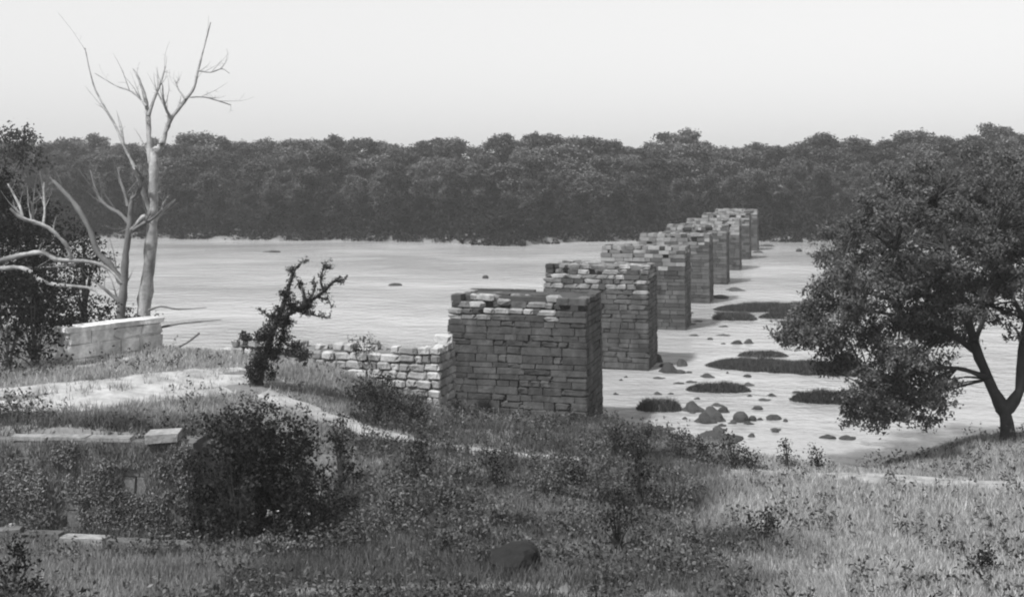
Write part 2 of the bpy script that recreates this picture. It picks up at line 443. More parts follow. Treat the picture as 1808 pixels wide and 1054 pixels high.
# ------------------------------------------------------------------ stone blocks
def block_base(seed, jit=0.028, bev=0.035):
    r = random.Random(seed)
    bm = bmesh.new(); bmesh.ops.create_cube(bm, size=1.0)
    bmesh.ops.bevel(bm, geom=bm.edges[:], offset=bev, segments=1, affect='EDGES', profile=0.6)
    bmesh.ops.triangulate(bm, faces=bm.faces[:])
    V = np.array([(v.co.x + r.uniform(-jit, jit), v.co.y + r.uniform(-jit, jit), v.co.z + r.uniform(-jit, jit)) for v in bm.verts])
    Fc = np.array([[v.index for v in f.verts] for f in bm.faces])
    bm.free()
    return V, Fc
BLK = [block_base(i) for i in range(8)]
RBL = [block_base(50 + i, 0.085, 0.17) for i in range(8)]
_bc = {}
def block_mesh(kind, m, i):
    k = (kind, m.name, i)
    if k not in _bc:
        V, Fc = (BLK if kind == 'b' else RBL)[i]
        _bc[k] = mesh_np('stone_block', V, Fc, m, False)
    return _bc[k]
def stone(name, parent, c, s, m, kind='b', rz=0.0, tilt=0.0):
    o = obj(name, block_mesh(kind, m, random.randrange(8)), parent, c)
    o.scale = s; o.rotation_euler = (random.uniform(-tilt, tilt), random.uniform(-tilt, tilt), rz + random.uniform(-tilt, tilt))
    return o
class Masonry:                                   # joined stones for what is too small to pick apart
    def __init__(s): s.V = []; s.F = []; s.a = []; s.n = 0
    def add(s, c, sz, rz=0.0):
        V, Fc = BLK[random.randrange(8)]
        V = V * np.array(sz); ca, sa = math.cos(rz), math.sin(rz)
        V = np.stack([V[:, 0] * ca - V[:, 1] * sa, V[:, 0] * sa + V[:, 1] * ca, V[:, 2]], 1) + np.array(c)
        s.V.append(V); s.F.append(Fc + s.n); s.n += len(V); s.a.append(np.full(len(V), random.uniform(0.55, 1.45)))
    def mesh(s, name, m): return mesh_np(name, np.concatenate(s.V), np.concatenate(s.F), m, False, {'v': np.concatenate(s.a)})
def box_mesh(name, x0, x1, y0, y1, z0, z1, m, taper=0.0):
    V = [(x0 - taper, y0 - taper, z0), (x1 + taper, y0 - taper, z0), (x1 + taper, y1 + taper, z0), (x0 - taper, y1 + taper, z0),
         (x0, y0, z1), (x1, y0, z1), (x1, y1, z1), (x0, y1, z1)]
    return mesh_np(name, V, [(0, 3, 2, 1), (4, 5, 6, 7), (0, 1, 5, 4), (1, 2, 6, 5), (2, 3, 7, 6), (3, 0, 4, 7)], m)
def split_len(L, mean, jit=0.35):
    out = []; x = 0
    while x < L - 0.02:
        l = mean * random.uniform(1 - jit, 1 + jit)
        if L - x - l < mean * 0.45: l = L - x
        out.append((x, l)); x += l
    return out

# ------------------------------------------------------------------ bridge piers
AX = math.atan2(1462 - CX, F)                    # bridge axis, degrees right of the view
Adir = Vector((math.sin(AX), math.cos(AX), 0)); Pdir = Vector((math.cos(AX), -math.sin(AX), 0))
PW, PT, PH, BAT = 6.5, 4.0, 6.32, 0.012
corner1 = Vector((X(1062, 59.5), 59.5, 0))       # far right foot corner of the first pier
NPIER = 8
ORD = ['first and largest', 'second', 'third', 'fourth', 'fifth', 'sixth', 'seventh', 'eighth and farthest']
def make_pier(i):
    r = random.Random(100 + i)
    c = corner1 + Adir * (19.2 / Adir.y * i)
    base = -0.9 if i else 0.0
    ctr = c - Adir * PT / 2 - Pdir * PW / 2
    t = thing('bridge_pier', (ctr.x, ctr.y, base), '%s ruined stone bridge pier counting out from the near bank' % ORD[i], 'bridge pier', 'row of ruined bridge piers in the river', -AX)
    hz = PH - base                               # local height
    x0, x1, y0, y1 = -PW / 2, PW / 2, -PT / 2, PT / 2
    ch = 0.305; nc = int(round(hz / ch)); ch = hz / nc
    D = 0.5
    joined = i >= 2
    mas, pal, rear = Masonry(), Masonry(), Masonry()
    npale = 4 if i == 0 else 5
    # how many top courses are lost on the camera side, per position along the face (0..1)
    def lost(u):
        if i == 0: return 0 if u > 0.82 else (3 if 0.25 < u < 0.7 else 2)
        return 1 + int(2.2 * abs(math.sin(3.1 * u + i * 1.7)) * r.uniform(0.5, 1.1))
    core_top = hz - 3.6 * ch
    obj('core', box_mesh('pier_core', x0 + 0.12, x1 - 0.12, y0 + 0.12, y1 - 0.12, 0, core_top, M['core'], BAT * core_top), t)
    # upper core, set back from the camera side
    obj('core', box_mesh('pier_upper_core', x0 + 0.25, x1 - 0.25, y0 + 1.15, y1 - 0.15, core_top - 0.05, hz - 0.35 * ch, M['rubble_core'] if i else M['core']), t)
    def put(cx, cy, cz, sx, sy, sz, pale, back=False, rz=0.0):
        s_ = (sx - 0.01 - r.uniform(0, 0.02), sy - 0.01, sz - 0.012 - r.uniform(0, 0.02))
        if back: rear.add((cx, cy, cz), s_); return
        if joined: (pal if pale else mas).add((cx, cy, cz), s_)
        else: stone('stone', t, (cx, cy, cz), s_, M['pale'] if pale else M['stone'], 'r' if (pale or r.random() < 0.25) else 'b', 0.0, 0.01 if not pale else 0.04)
    hs = [ch * r.uniform(0.72, 1.28) for _ in range(nc)]; fs = hz / sum(hs); hs = [q * fs for q in hs]
    for k in range(nc):
        ch = hs[k]
        z = sum(hs[:k]) + ch / 2; off = BAT * (hz - z)
        topk = nc - 1 - k                        # 0 = top course
        if z + ch / 2 < 0.25 and i == 0: continue
        # camera-side face
        W = PW + 2 * off
        for (u, l) in split_len(W, (0.78 if k % 3 else 0.95) if topk > 2 else 0.68, 0.5):
            uu = (u + l / 2) / W
            ls = lost(uu)
            sb = 0.0
            if topk < ls: sb = 0.42 * (ls - topk) + r.uniform(0, 0.15)     # stepped back where the facing fell
            pale = topk < npale and r.random() < (0.7 if topk < 3 else 0.4) and not (i == 0 and uu > 0.80)
            if i and topk < 6 and r.random() < 0.35: pale = True
            if topk < 3 and r.random() < 0.16: continue
            put(x0 - off + u + l / 2, y0 - off + D / 2 + sb + r.uniform(-0.03, 0.03), z, l, D, ch, pale)
        # right and left ends
        for sx in (1, -1):
            for (u, l) in split_len(PT + 2 * off - 2 * D, 0.9):
                if topk < 1 and sx < 0 and r.random() < 0.5: continue
                pale = topk < (1 if i == 0 else 3) and r.random() < 0.6
                put(sx * (x1 + off - D / 2) + r.uniform(-0.025, 0.025), y0 - off + D + u + l / 2, z, D, l, ch, pale, sx < 0 and not pale)
        for (u, l) in split_len(W, 1.0):
            if topk < 1 and r.random() < 0.5: continue
            put(x0 - off + u + l / 2, y1 + off - D / 2, z, l, D, ch, False, True)
    ro = obj('rear_masonry', rear.mesh('rear_masonry', M['stone_v']), t); ro['kind'] = 'stuff'
    # rubble on the broken top
    yy = y0 + 1.3
    nrub = 16 if i == 0 else 22
    for q in range(nrub):
        sx, sy, sz = r.uniform(0.4, 0.95), r.uniform(0.35, 0.7), r.uniform(0.2, 0.36)
        p = (r.uniform(x0 + 0.6, x1 - (1.5 if i == 0 else 0.6)), r.uniform(y0 + 0.9, y1 - 0.6), hz - (0.30 if i == 0 else 0.16) + r.uniform(-0.1, 0.10))
        if joined: pal.add(p, (sx, sy, sz), r.uniform(0, 3))
        else: stone('cap_rubble', t, p, (sx, sy, sz), M['pale'], 'r', r.uniform(0, 3), 0.15)
    if joined:
        a = obj('masonry', mas.mesh('masonry', M['stone_v']), t); a['kind'] = 'stuff'
        a = obj('pale_masonry', pal.mesh('pale_masonry', M['pale_v']), t); a['kind'] = 'stuff'
    return t
piers = [make_pier(i) for i in range(NPIER)]

# ------------------------------------------------------------------ wing wall of the abutment
WL, WT, WH = 10.2, 2.4, 4.56
wc = Vector((X(776, 52.6), 52.6, 0))
wz0 = 1.0
wing = thing('wing_wall', (wc.x, wc.y, wz0), 'long light rubble wing wall running back from beside the largest pier', 'stone wall', None, -AX)
hh = WH - wz0
obj('core', box_mesh('wing_core', -WL + 0.1, -0.12, 0.14, WT - 0.1, -0.6, hh - 0.45, M['rubble_core'], 0.02), wing)
ch = 0.36; nc = int(hh / ch) + 1
cs, sn = math.cos(-AX), math.sin(-AX)
for k in range(nc):
    z = hh - (k + 0.5) * ch
    for (u, l) in split_len(WL, 0.62, 0.5):
        x = -u - l / 2
        wxp, wyp = wc.x + x * cs, wc.y + x * sn
        if g1(wxp, wyp - 0.15) > wz0 + z + ch * 0.9: continue
        if k == 0 and random.random() < 0.3: continue
        stone('stone', wing, (x, 0.24 + random.uniform(-0.06, 0.06), z + random.uniform(-0.03, 0.03)), (l - 0.05, 0.5, ch * random.uniform(0.8, 0.97)), M['rubble'], 'r', 0, 0.03)
    for (u, l) in split_len(WT - 0.45, 0.6, 0.4):
        stone('stone', wing, (-0.24 + random.uniform(-0.04, 0.04), 0.45 + u + l / 2, z), (0.5, l - 0.04, ch * random.uniform(0.85, 0.97)), M['rubble'], 'r', 0, 0.03)
for q in range(26):
    stone('cap_rubble', wing, (random.uniform(-WL + 0.3, -0.3), random.uniform(0.6, WT - 0.3), hh - 0.36 + random.uniform(-0.06, 0.08)),
          (random.uniform(0.4, 0.8), random.uniform(0.35, 0.6), random.uniform(0.22, 0.34)), M['rubble'], 'r', random.uniform(0, 3), 0.15)
stone('corner_block', wing, (-0.42, WT - 0.45, hh + 0.1), (0.75, 0.7, 0.42), M['rubble'], 'r', 0.05, 0.02)

# ------------------------------------------------------------------ parapet on the terrace
pa = Vector((X(124, 48.4), 48.4, 0)); pb = Vector((X(288, 52.0), 52.0, 0))
pz = 4.15
pl = (pb - pa).length; prz = math.atan2(pb.y - pa.y, pb.x - pa.x)
par = thing('parapet_wall', (pa.x, pa.y, pz), 'short pale stone parapet with flat coping beside the bleached dead tree', 'stone wall', None, prz)
obj('core', box_mesh('parapet_core', 0.08, pl - 0.08, 0.08, 0.82, 0, 1.5, M['parapet']), par)
for k, z0, h in ((0, 0.0, 0.52), (1, 0.52, 0.55), (2, 1.07, 0.5)):
    for (u, l) in split_len(pl, 1.15, 0.25):
        stone('stone', par, (u + l / 2, 0.2, z0 + h / 2), (l - 0.018, 0.44, h - 0.018), M['parapet'], 'r' if random.random() < 0.4 else 'b', 0, 0.012)
        stone('stone', par, (u + l / 2, 0.70, z0 + h / 2), (l - 0.018, 0.44, h - 0.018), M['parapet'], 'b', 0, 0.006)
for (u, l) in split_len(pl + 0.1, 1.9, 0.15):
    stone('coping', par, (u + l / 2 - 0.05, 0.45, 1.66), (l - 0.01, 1.0, 0.2), M['parapet'], 'b', 0, 0.004)

# ------------------------------------------------------------------ retaining wall of the terrace, left foreground
wv = WALL_B - WALL_A; wlen = wv.length; wrz = math.atan2(wv.y, wv.x)
ret = thing('retaining_wall', (WALL_A.x, WALL_A.y, 0.85), 'overgrown grey block retaining wall with worn coping below the dirt road', 'stone wall', None, wrz)
RH = 3.1
obj('core', box_mesh('retaining_core', 0, wlen - 0.12, 0.15, 1.0, -0.6, RH - 0.05, M['core'], 0.0), ret)
for k in range(6):
    h = RH / 6; z = (k + 0.5) * h
    for (u, l) in split_len(wlen, 1.05, 0.3):
        if u + l < 4.0: continue
        stone('stone', ret, (u + l / 2, 0.22 + 0.02 * k + random.uniform(-0.03, 0.03), z), (l - 0.015, 0.46, h - 0.015), M['lockstone'], 'b', 0, 0.008)
    for (u, l) in split_len(2.2, 0.8, 0.3):
        stone('stone', ret, (wlen - 0.22, 0.45 + u + l / 2, z), (0.46, l - 0.015, h - 0.015), M['lockstone'], 'b', 0, 0.008)
for (u, l) in split_len(wlen - 1.9, 1.15, 0.3):
    if u < 8.6: continue
    stone('coping', ret, (u + l / 2, 0.30, RH + 0.05 + random.uniform(-0.02, 0.02)), (l - 0.01, 0.46, 0.12), M['coping'], 'b', 0, 0.008)

cr_n = 30000
cu = rng.uniform(4, wlen, cr_n); cz = RH * rng.random(cr_n) ** 1.15
kk = fbm(cu, cz, 1.1, 3, 21) + 0.20 * (1 - cz / RH) > 0.52
cu, cz = cu[kk], cz[kk]
P = np.stack([cu, rng.uniform(-0.22, 0.0, len(cu)), cz], 1)
P = np.repeat(P, 3, 0) + rng.normal(size=(3 * len(cu), 3)) * 0.06
V_, F_, v_ = leaves_np(P, 0.10, 1.35, 0.3, 0.1, 0.35)
v_ = v_ * np.repeat(0.45 + 1.1 * fbm(P[:, 0], P[:, 2], 0.9, 3, 33), 4)
gu = rng.uniform(4, wlen + 0.1, 26000); gzz = RH * rng.random(26000) ** 0.9
gk = fbm(gu, gzz, 0.8, 3, 51) > 0.40
gu, gzz = gu[gk], gzz[gk]
Vb, Fb, vb = blades(np.stack([gu, np.full(len(gu), -0.04), gzz - 0.1], 1), 0.26, 0.016, 0.9)
vb = vb * np.repeat(0.45 + 0.75 * fbm(gu, gzz, 1.2, 3, 61), 3)
Vb[:, 1] = np.minimum(Vb[:, 1], 0.0)
fo = obj('wall_grass', mesh_np('wall_grass', Vb, Fb, M['grass'], False, {'v': vb}), ret); fo['kind'] = 'stuff'
cro = obj('creeper', mesh_np('creeper', V_, F_, M['leaf_mid'], False, {'v': v_}), ret); cro['kind'] = 'stuff'

slab_c = WALL_A + wv.normalized() * (wlen - 0.85)
sl = obj('stone_slab', mesh_np('stone_slab', *BLK[3], M['coping']), None, (slab_c.x, slab_c.y + 0.1, 0.85 + RH + 0.20)); sl.scale = (0.95, 0.6, 0.26); sl.rotation_euler = (0.10, -0.06, wrz + 0.12)
tag(sl, 'loose pale stone slab lying askew at the end of the retaining wall', 'stone')

# sunken sill of stone at the foot of that wall
sill = thing('stone_sill', (0, 0, 0), 'low sunken line of long stones at the foot of the retaining wall', 'kerb')
prev = None
sp = [hit(px, py) for px, py in ((-40, 946), (40, 950), (110, 957), (190, 964), (265, 969), (340, 972))]
sill.location = sp[3]
for a_, b_ in zip(sp[:-1], sp[1:]):
    d = b_ - a_; mid = (a_ + b_) / 2 - sp[3]
    o = stone('sill_stone', sill, (mid.x, mid.y, mid.z + 0.02), (d.length - 0.05, 0.42, 0.42), M['coping'] if -12.0 < b_.x < -10.5 else M['lockstone'], 'b', math.atan2(d.y, d.x), 0.015)
for px, py, s in ((20, 935, 0.22), (46, 942, 0.18)):
    p = hit(px, py)
    o = obj('field_stone', mesh_np('field_stone', *RBL[2], M['palerock']), None, (p.x, p.y - 0.1, p.z + s * 0.35)); o.scale = (s * 1.6, s, s); o.rotation_euler = (0.2, 0.1, s * 20)
    tag(o, 'small bright white stone on the sill below the retaining wall', 'stone', 'white stones on the sill')

# ------------------------------------------------------------------ rocks
def rock_mesh(name, seed, m, flat=0.5, sub=3):
    bm = bmesh.new(); bmesh.ops.create_icosphere(bm, subdivisions=sub, radius=1.0)
    r = np.random.default_rng(seed); ks = r.normal(size=(7, 3)) * 1.6; ph = r.uniform(0, 6, 7)
    V = np.array([v.co[:] for v in bm.verts]); Fc = np.array([[v.index for v in f.verts] for f in bm.faces]); bm.free()
    dsp = 1 + 0.12 * np.sin(V @ ks.T + ph).sum(1) + r.normal(size=len(V)) * 0.045
    V = V * dsp[:, None]; V[:, 2] *= flat
    return mesh_np(name, V, Fc, m, False)
ROCK = [rock_mesh('river_rock', 200 + i, M['rock'], 0.5) for i in range(6)]
def river_rock(px, py, wpx, hpx, label, group=None, cat='rock', name='river_rock'):
    p = at(px, py, 0.0)                          # py: the waterline in front of the rock
    hw = wpx / 2 / F * p.y; hh_ = max(hpx / F * p.y, 0.12)
    i = random.randrange(6)
    dy = hw * random.uniform(0.7, 1.0)
    o = obj(name, ROCK[i], None, (p.x, p.y + dy, -hh_ * 0.18))
    o.scale = (hw, dy, hh_ * 1.8); o.rotation_euler = (0, 0, random.uniform(-0.25, 0.25))
    return tag(o, label, cat, group)
G1 = 'rocks scattered in the river near the piers'
for px, py, w_, h_ in ((1307, 608, 26, 9), (1326, 607, 22, 11), (1182, 659, 34, 16), (1205, 647, 18, 14), (1166, 640, 26, 18), (1202, 660, 24, 5),
                       (1250, 667, 24, 6), (1222, 676, 20, 4), (1200, 678, 16, 4)):
    river_rock(px, py, w_, h_, 'small dark rock breaking the water just past the second pier', G1)
G2 = 'rocks of the shoal near the bank'
for px, py, w_, h_ in ((1225, 728, 36, 16), (1258, 735, 34, 14), (1283, 729, 28, 14), (1247, 748, 34, 16), (1273, 745, 44, 18), (1310, 747, 36, 16), (1330, 744, 18, 8),
                       (1340, 724, 22, 5), (1345, 742, 14, 5), (1368, 742, 24, 9), (1388, 745, 10, 4), (1326, 700, 12, 4), (1352, 708, 20, 4)):
    river_rock(px, py, w_, h_, 'dark rock of the clustered shoal between grassy islets and near bank', G2)
rk = random.Random(3)
for _ in range(34):
    px = rk.uniform(1075, 1420); py = rk.uniform(640, 765)
    if py > 735 and px < 1120: continue
    river_rock(px, py, rk.uniform(6, 20), rk.uniform(2, 5), 'flat little rock just awash in the shallows beside the piers', 'flat rocks awash in the shallows')
for _ in range(10):
    river_rock(rk.uniform(1195, 1300), rk.uniform(545, 620), rk.uniform(8, 24), rk.uniform(2, 5), 'flat dark rock awash near the third and fourth piers', 'flat rocks by the middle piers')
river_rock(1276, 785, 78, 22, 'large flat grey rock at the water edge with a small knob stone beside it')
river_rock(1272, 762, 22, 10, 'dark leaning rock behind the large flat rock at the water edge')
river_rock(1331, 772, 16, 9, 'small dark knob stone beside the large flat shore rock')
river_rock(1226, 784, 30, 5, 'thin dark rock awash left of the large flat shore rock')
for px, py, w_ in ((1142, 756, 34), (1165, 759, 20)):
    river_rock(px, py, w_, 6, 'dark driftlike rock awash off the weedy bank by the largest pier', 'rocks awash off the bank')
for px, py, w_ in ((1466, 775, 24), (1500, 777, 30)):
    river_rock(px, py, w_, 8, 'pale half sunk rock in bright water near the leafy tree', 'half sunk rocks by the tree')
for px, py, w_ in ((697, 505, 20), (857, 492, 14), (480, 446, 26)):
    river_rock(px, py, w_, 5, 'lone dark rock in the open water above the bridge', 'lone rocks in open water')
for px, py, w_ in ((1300, 514, 32), (1275, 528, 36), (1252, 526, 26), (1362, 436, 40), (1344, 447, 26), (1412, 445, 14)):
    river_rock(px, py, w_, 5, 'low dark ledge of rock below the farther piers', 'low ledges by the far piers')
for px, py in ((1107, 667), (1098, 672), (1088, 697), (1185, 696)):
    river_rock(px, py, 9, 4, 'tiny dark rock showing between the first two piers', 'tiny rocks between the piers')

# ------------------------------------------------------------------ grassy islets
def islet(pxa, pya, pxb, pyb, depth, gh, label):
    a = at(pxa, pya, 0.0); b = at(pxb, pyb, 0.0)
    d = b - a; L = d.length; rz = math.atan2(d.y, d.x)
    t = thing('grassy_islet', ((a.x + b.x) / 2, (a.y + b.y) / 2 + depth / 2, 0), label, 'islet', 'low grassy islets', rz)
    nu, nv = 40, 12
    u = np.linspace(-1, 1, nu); v = np.linspace(-1, 1, nv); U, Vv = np.meshgrid(u, v)
    wob = 0.75 + 0.5 * fbm(U * 6, Vv + a.x, 1.0, 2)
    x = U * L / 2; y = Vv * depth / 2 * np.sqrt(np.clip(1 - U ** 4, 0.02, 1)) * wob
    z = 0.30 * (1 - Vv ** 2) * (1 - U ** 6) - 0.12
    obj('mound', mesh_np('islet_mound', np.stack([x.ravel(), y.ravel(), z.ravel()], 1), grid_faces(nu, nv), M['mud'], True), t)
    n = int(L * depth * 420)
    uu = rng.uniform(-0.97, 0.97, n); vv = rng.uniform(-0.9, 0.9, n)
    yy = vv * depth / 2 * np.sqrt(np.clip(1 - uu ** 4, 0.02, 1)) * (0.75 + 0.5 * fbm(uu * 6, vv + a.x, 1.0, 2))
    P = np.stack([uu * L / 2, yy, 0.30 * (1 - vv ** 2) * (1 - uu ** 6) - 0.14], 1)
    hgt = 0.72 * gh * (0.5 + 0.8 * fbm(uu * L / 2, yy, 0.9, 2, a.y)) * np.clip(1.15 - np.abs(uu) ** 3, 0.2, 1)
    V, Fc, va = blades(P, hgt, 0.03, 0.9)
    o = obj('grass', mesh_np('islet_grass', V, Fc, M['reed'], False, {'v': va}), t); o['kind'] = 'stuff'
islet(1252, 652, 1570, 672, 4.6, 0.50, 'longest slanting grassy islet reaching under the leafy tree')
islet(1212, 694, 1335, 695, 1.9, 0.42, 'slim lens shaped grassy islet in front of the longest one')
islet(1126, 727, 1210, 730, 1.9, 0.55, 'short blocky grassy islet nearest the largest pier')
islet(1400, 712, 1560, 718, 2.2, 0.60, 'reedy islet half hidden by the drooping tree branches')
islet(1262, 551, 1500, 554, 4.0, 0.75, 'far thin dark islet below the fourth pier')
islet(1262, 567, 1345, 567, 3.4, 0.6, 'small dark islet just in front of the far thin one')
islet(1340, 563, 1470, 566, 2.0, 0.5, 'broken sparse islet beside the far thin one')
islet(1303, 631, 1400, 632, 1.4, 0.35, 'faint low islet just behind the longest slanting one')

# ------------------------------------------------------------------ far bank wood
def far_tree_proto(seed, conical=False, leaf='leaf_far'):
    r = random.Random(seed)
    h = 17.0
    cl = []
    n = r.choice((15, 19, 24))
    wide = r.uniform(0.75, 1.25); bias = r.uniform(0.08, 0.3)
    for k in range(n):
        f = k / (n - 1)
        z = 3.5 + f * (h - 5.5)
        prof = (math.sin(math.pi * (bias + (0.95 - bias) * f)) if not conical else (1.05 - 0.85 * f))
        rad = 3.2 * prof * wide
        a = r.uniform(0, 6.28)
        rr = r.uniform(0.45, 1.1) * rad
        s = r.uniform(0.9, 1.9) * (0.6 + 0.5 * prof) * (0.72 if conical else 1)
        cl.append(((rr * math.cos(a), rr * math.sin(a), z), (s, s, s * 0.85)))
    for q in range(4):
        a = r.uniform(0, 6.28); cl.append(((1.3 * math.cos(a), 1.3 * math.sin(a), h - 1.6 - r.uniform(0, 1.4)), (1.25, 1.25, 1.1)))
    pts = spray_points(cl, 44, 8, 0.42, 0.3)
    cm = foliage_mesh('far_tree_crown', pts, 0.42, M[leaf], 1.0, 0.35, 0.6)
    T = Tubes()
    T.add([(0, 0, -0.5), (0.1, 0, 4), (-0.1, 0.1, 9), (0, 0, h - 2)], [0.3, 0.24, 0.16, 0.05], 6)
    for k in range(4):
        a = r.uniform(0, 6.28); z = 4 + 2 * k
        T.add([(0, 0, z), (1.2 * math.cos(a), 1.2 * math.sin(a), z + 1), (2.5 * math.cos(a), 2.5 * math.sin(a), z + 2.4)], [0.12, 0.08, 0.03], 5)
    return cm, T.mesh('far_tree_trunk', M['bark'])
PROTO = [far_tree_proto(300 + i, i in (2, 5)) for i in range(9)]
PROTO_D = [far_tree_proto(330 + i, i in (2, 5), 'leaf_fardark') for i in range(9)]  # waterline trees: their shade is carried by the darker leaf colour
ROWL = (('rising straight from the far waterline', 'far bank waterline trees'), ('just behind the waterline trees of the far wood', 'second rank of the far wood'), ('deep inside the far bank wood', 'middle of the far wood'), ('just below the skyline of the far wood', 'upper rank of the far wood'), ('forming the skyline of the far wood', 'skyline of the far wood'), ('behind the skyline trees of the far wood', 'rearmost rank of the far wood'))
SKY = np.array([(-300, 225), (0, 243), (120, 240), (200, 243), (350, 236), (450, 246), (550, 233), (640, 235), (700, 246), (780, 240), (850, 246), (900, 236), (1000, 234), (1050, 229),
                (1100, 252), (1180, 229), (1250, 246), (1330, 252), (1400, 246), (1480, 236), (1560, 236), (1640, 219), (1690, 236), (1745, 213), (1808, 225), (2100, 215)], float)
def far_tree(x, y, top_z, row):
    z = g1(x, y)
    h = top_z - z
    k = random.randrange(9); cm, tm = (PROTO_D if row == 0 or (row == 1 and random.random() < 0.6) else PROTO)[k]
    sh = 'pointed' if k in (2, 5) else 'round crowned'
    t = thing('wood_tree', (x, y, z), sh + ' leafy tree ' + ROWL[row][0], 'tree', sh + ' trees, ' + ROWL[row][1], random.uniform(0, 6.28))
    s = h / 17.0; sx = s * random.uniform(0.85, 1.8)
    t.scale = (sx, sx, s)
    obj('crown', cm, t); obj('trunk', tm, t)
for row, (dy, hf, step) in enumerate(((5, 0.50, 5.4), (14, 0.68, 6.0), (28, 0.83, 6.2), (46, 0.93, 5.6), (68, 1.0, 4.4), (82, 0.975, 5.5))):
    x = -150 + random.uniform(0, 4)
    while x < 150:
        y = farbank(x) + dy + random.uniform(-2.5, 2.5)
        px = CX + F * x / y
        if -230 < px < 2040:
            sky_z = H + (HY - np.interp(px, SKY[:, 0], SKY[:, 1])) * y / F
            far_tree(x, y, sky_z * hf * random.uniform(*((0.95, 1.05) if row == 4 else (0.86, 1.03))) + (random.uniform(-1.4, 0.9) if row == 4 else 0), row)
        x += step * random.uniform(0.75, 1.3)
# bank undergrowth at the far waterline
cl = []
for x in np.arange(-125, 125, 1.8):
    y = farbank(x) + random.uniform(0.2, 3.0)
    s = random.uniform(0.9, 1.9)
    cl.append(((x, y, g1(x, y) + s * 0.5), (s * 1.3, s, s)))
for x in np.arange(-125, 125, 2.4):
    y = farbank(x) + random.uniform(2, 6); s = random.uniform(1.5, 2.6)
    cl.append(((x, y, g1(x, y) + s * 0.8), (s * 1.2, s, s * 1.2)))
for dy in (9, 17, 25):
    for x in np.arange(-125, 125, 4.0):
        y = farbank(x) + dy + random.uniform(-3, 3); s = random.uniform(2.0, 3.4)
        cl.append(((x, y, g1(x, y) + s * 1.0), (s * 1.2, s, s * 1.4)))
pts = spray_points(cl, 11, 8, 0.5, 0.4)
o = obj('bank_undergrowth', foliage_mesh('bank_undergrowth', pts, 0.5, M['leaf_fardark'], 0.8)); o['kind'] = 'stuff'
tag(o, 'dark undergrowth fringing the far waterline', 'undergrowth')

# ------------------------------------------------------------------ leafy trees and shrubs of the near bank
def leafy_plant(name, base, clumps, label, cat, m_leaf, n_spray, n_leaf, spread, size, stems, m_bark=None, group=None, vvar=0.35, shell=0.5, crown='crown', stem='trunk', up=0.4):
    t = thing(name, base, label, cat, group)
    cl = [((c[0] - base[0], c[1] - base[1], c[2] - base[2]), r) for c, r in clumps]
    pts = spray_points(cl, n_spray, n_leaf, spread, shell)
    obj(crown, foliage_mesh(name + '_' + crown, pts, size, m_leaf, 1.0, vvar, up), t)
    T = Tubes()
    for p, rr in stems: T.add(rel(p, base), rr)
    obj(stem, T.mesh(name + '_' + stem, m_bark or M['bark']), t)
    return t

# the broad tree on the right
TB = hit(1780, 776)
tY = TB.y
limbs = [
    ([TB + Vector((0, 0, -0.4)), on(1778, 745, tY), on(1768, 715, tY)], [0.36, 0.27, 0.25]),
    ([on(1770, 722, tY), on(1745, 670, tY + 0.3), on(1722, 610, tY + 0.5), on(1700, 530, tY), on(1672, 440, tY - 0.4), on(1655, 350, tY)], [0.25, 0.22, 0.18, 0.14, 0.10, 0.04]),
    ([on(1772, 728, tY), on(1800, 690, tY - 0.2), on(1806, 620, tY - 0.5), on(1822, 520, tY - 0.8), on(1838, 420, tY - 0.5), on(1850, 320, tY)], [0.24, 0.22, 0.19, 0.15, 0.1, 0.04]),
    ([on(1728, 625, tY + 0.5), on(1668, 585, tY + 0.8), on(1590, 560, tY + 1.0), on(1500, 545, tY + 1.0), on(1430, 570, tY + 0.8)], [0.13, 0.11, 0.08, 0.055, 0.02]),
    ([on(1745, 668, tY + 0.3), on(1690, 650, tY - 0.8), on(1620, 655, tY - 1.6), on(1540, 690, tY - 2.0)], [0.11, 0.085, 0.06, 0.02]),
    ([on(1712, 570, tY), on(1650, 500, tY - 1.5), on(1580, 440, tY - 2.2), on(1520, 400, tY - 2.0)], [0.12, 0.09, 0.06, 0.02]),
    ([on(1806, 610, tY - 0.4), on(1870, 560, tY - 1), on(1950, 540, tY - 1.4)], [0.13, 0.09, 0.04]),
    ([on(1812, 570, tY - 0.5), on(1775, 500, tY - 2), on(1750, 420, tY - 3)], [0.11, 0.08, 0.03]),
    ([on(1720, 605, tY), on(1745, 540, tY + 2), on(1770, 450, tY + 3)], [0.11, 0.08, 0.03])]
rows = {325: (1650, 1720, 1790, 1860, 1930), 385: (1560, 1600, 1670, 1740, 1810, 1880, 1960), 455: (1512, 1580, 1650, 1720, 1790, 1860, 1940),
        520: (1478, 1545, 1615, 1690, 1770, 1850, 1930), 575: (1425, 1490, 1560, 1630, 1690, 1860, 1940), 625: (1515, 1580, 1645, 1880, 1950), 675: (1535, 1605, 1665, 1890, 1960), 715: (1530, 1590, 1650, 1905)}
clumps = []
rr_ = random.Random(5)
for py, xs in rows.items():
    for px in xs:
        edge = 1.0 if py < 560 else (0.82 if py < 640 else 0.62)
        if px < 1500: edge = min(edge, 0.75)
        if px < 1440: edge = 0.5
        for _ in range(2):
            yo = rr_.uniform(-3.8, 3.8) * (1 if edge > 0.6 else 0.5)
            Yc = tY + yo
            r_ = 1.45 * edge * rr_.uniform(0.8, 1.2)
            clumps.append((on(px + rr_.uniform(-22, 22), py + rr_.uniform(-16, 16), Yc), (r_ * 1.15, r_ * 1.1, r_ * 0.8)))
for px, py in ((1408, 575), (1403, 600), (1440, 598), (1462, 540), (1470, 500), (1500, 436), (1478, 468), (1432, 545), (1510, 735), (1560, 745), (1640, 745), (1490, 640), (1478, 610)):
    clumps.append((on(px, py, tY + rr_.uniform(-1, 1)), (0.5, 0.5, 0.36)))
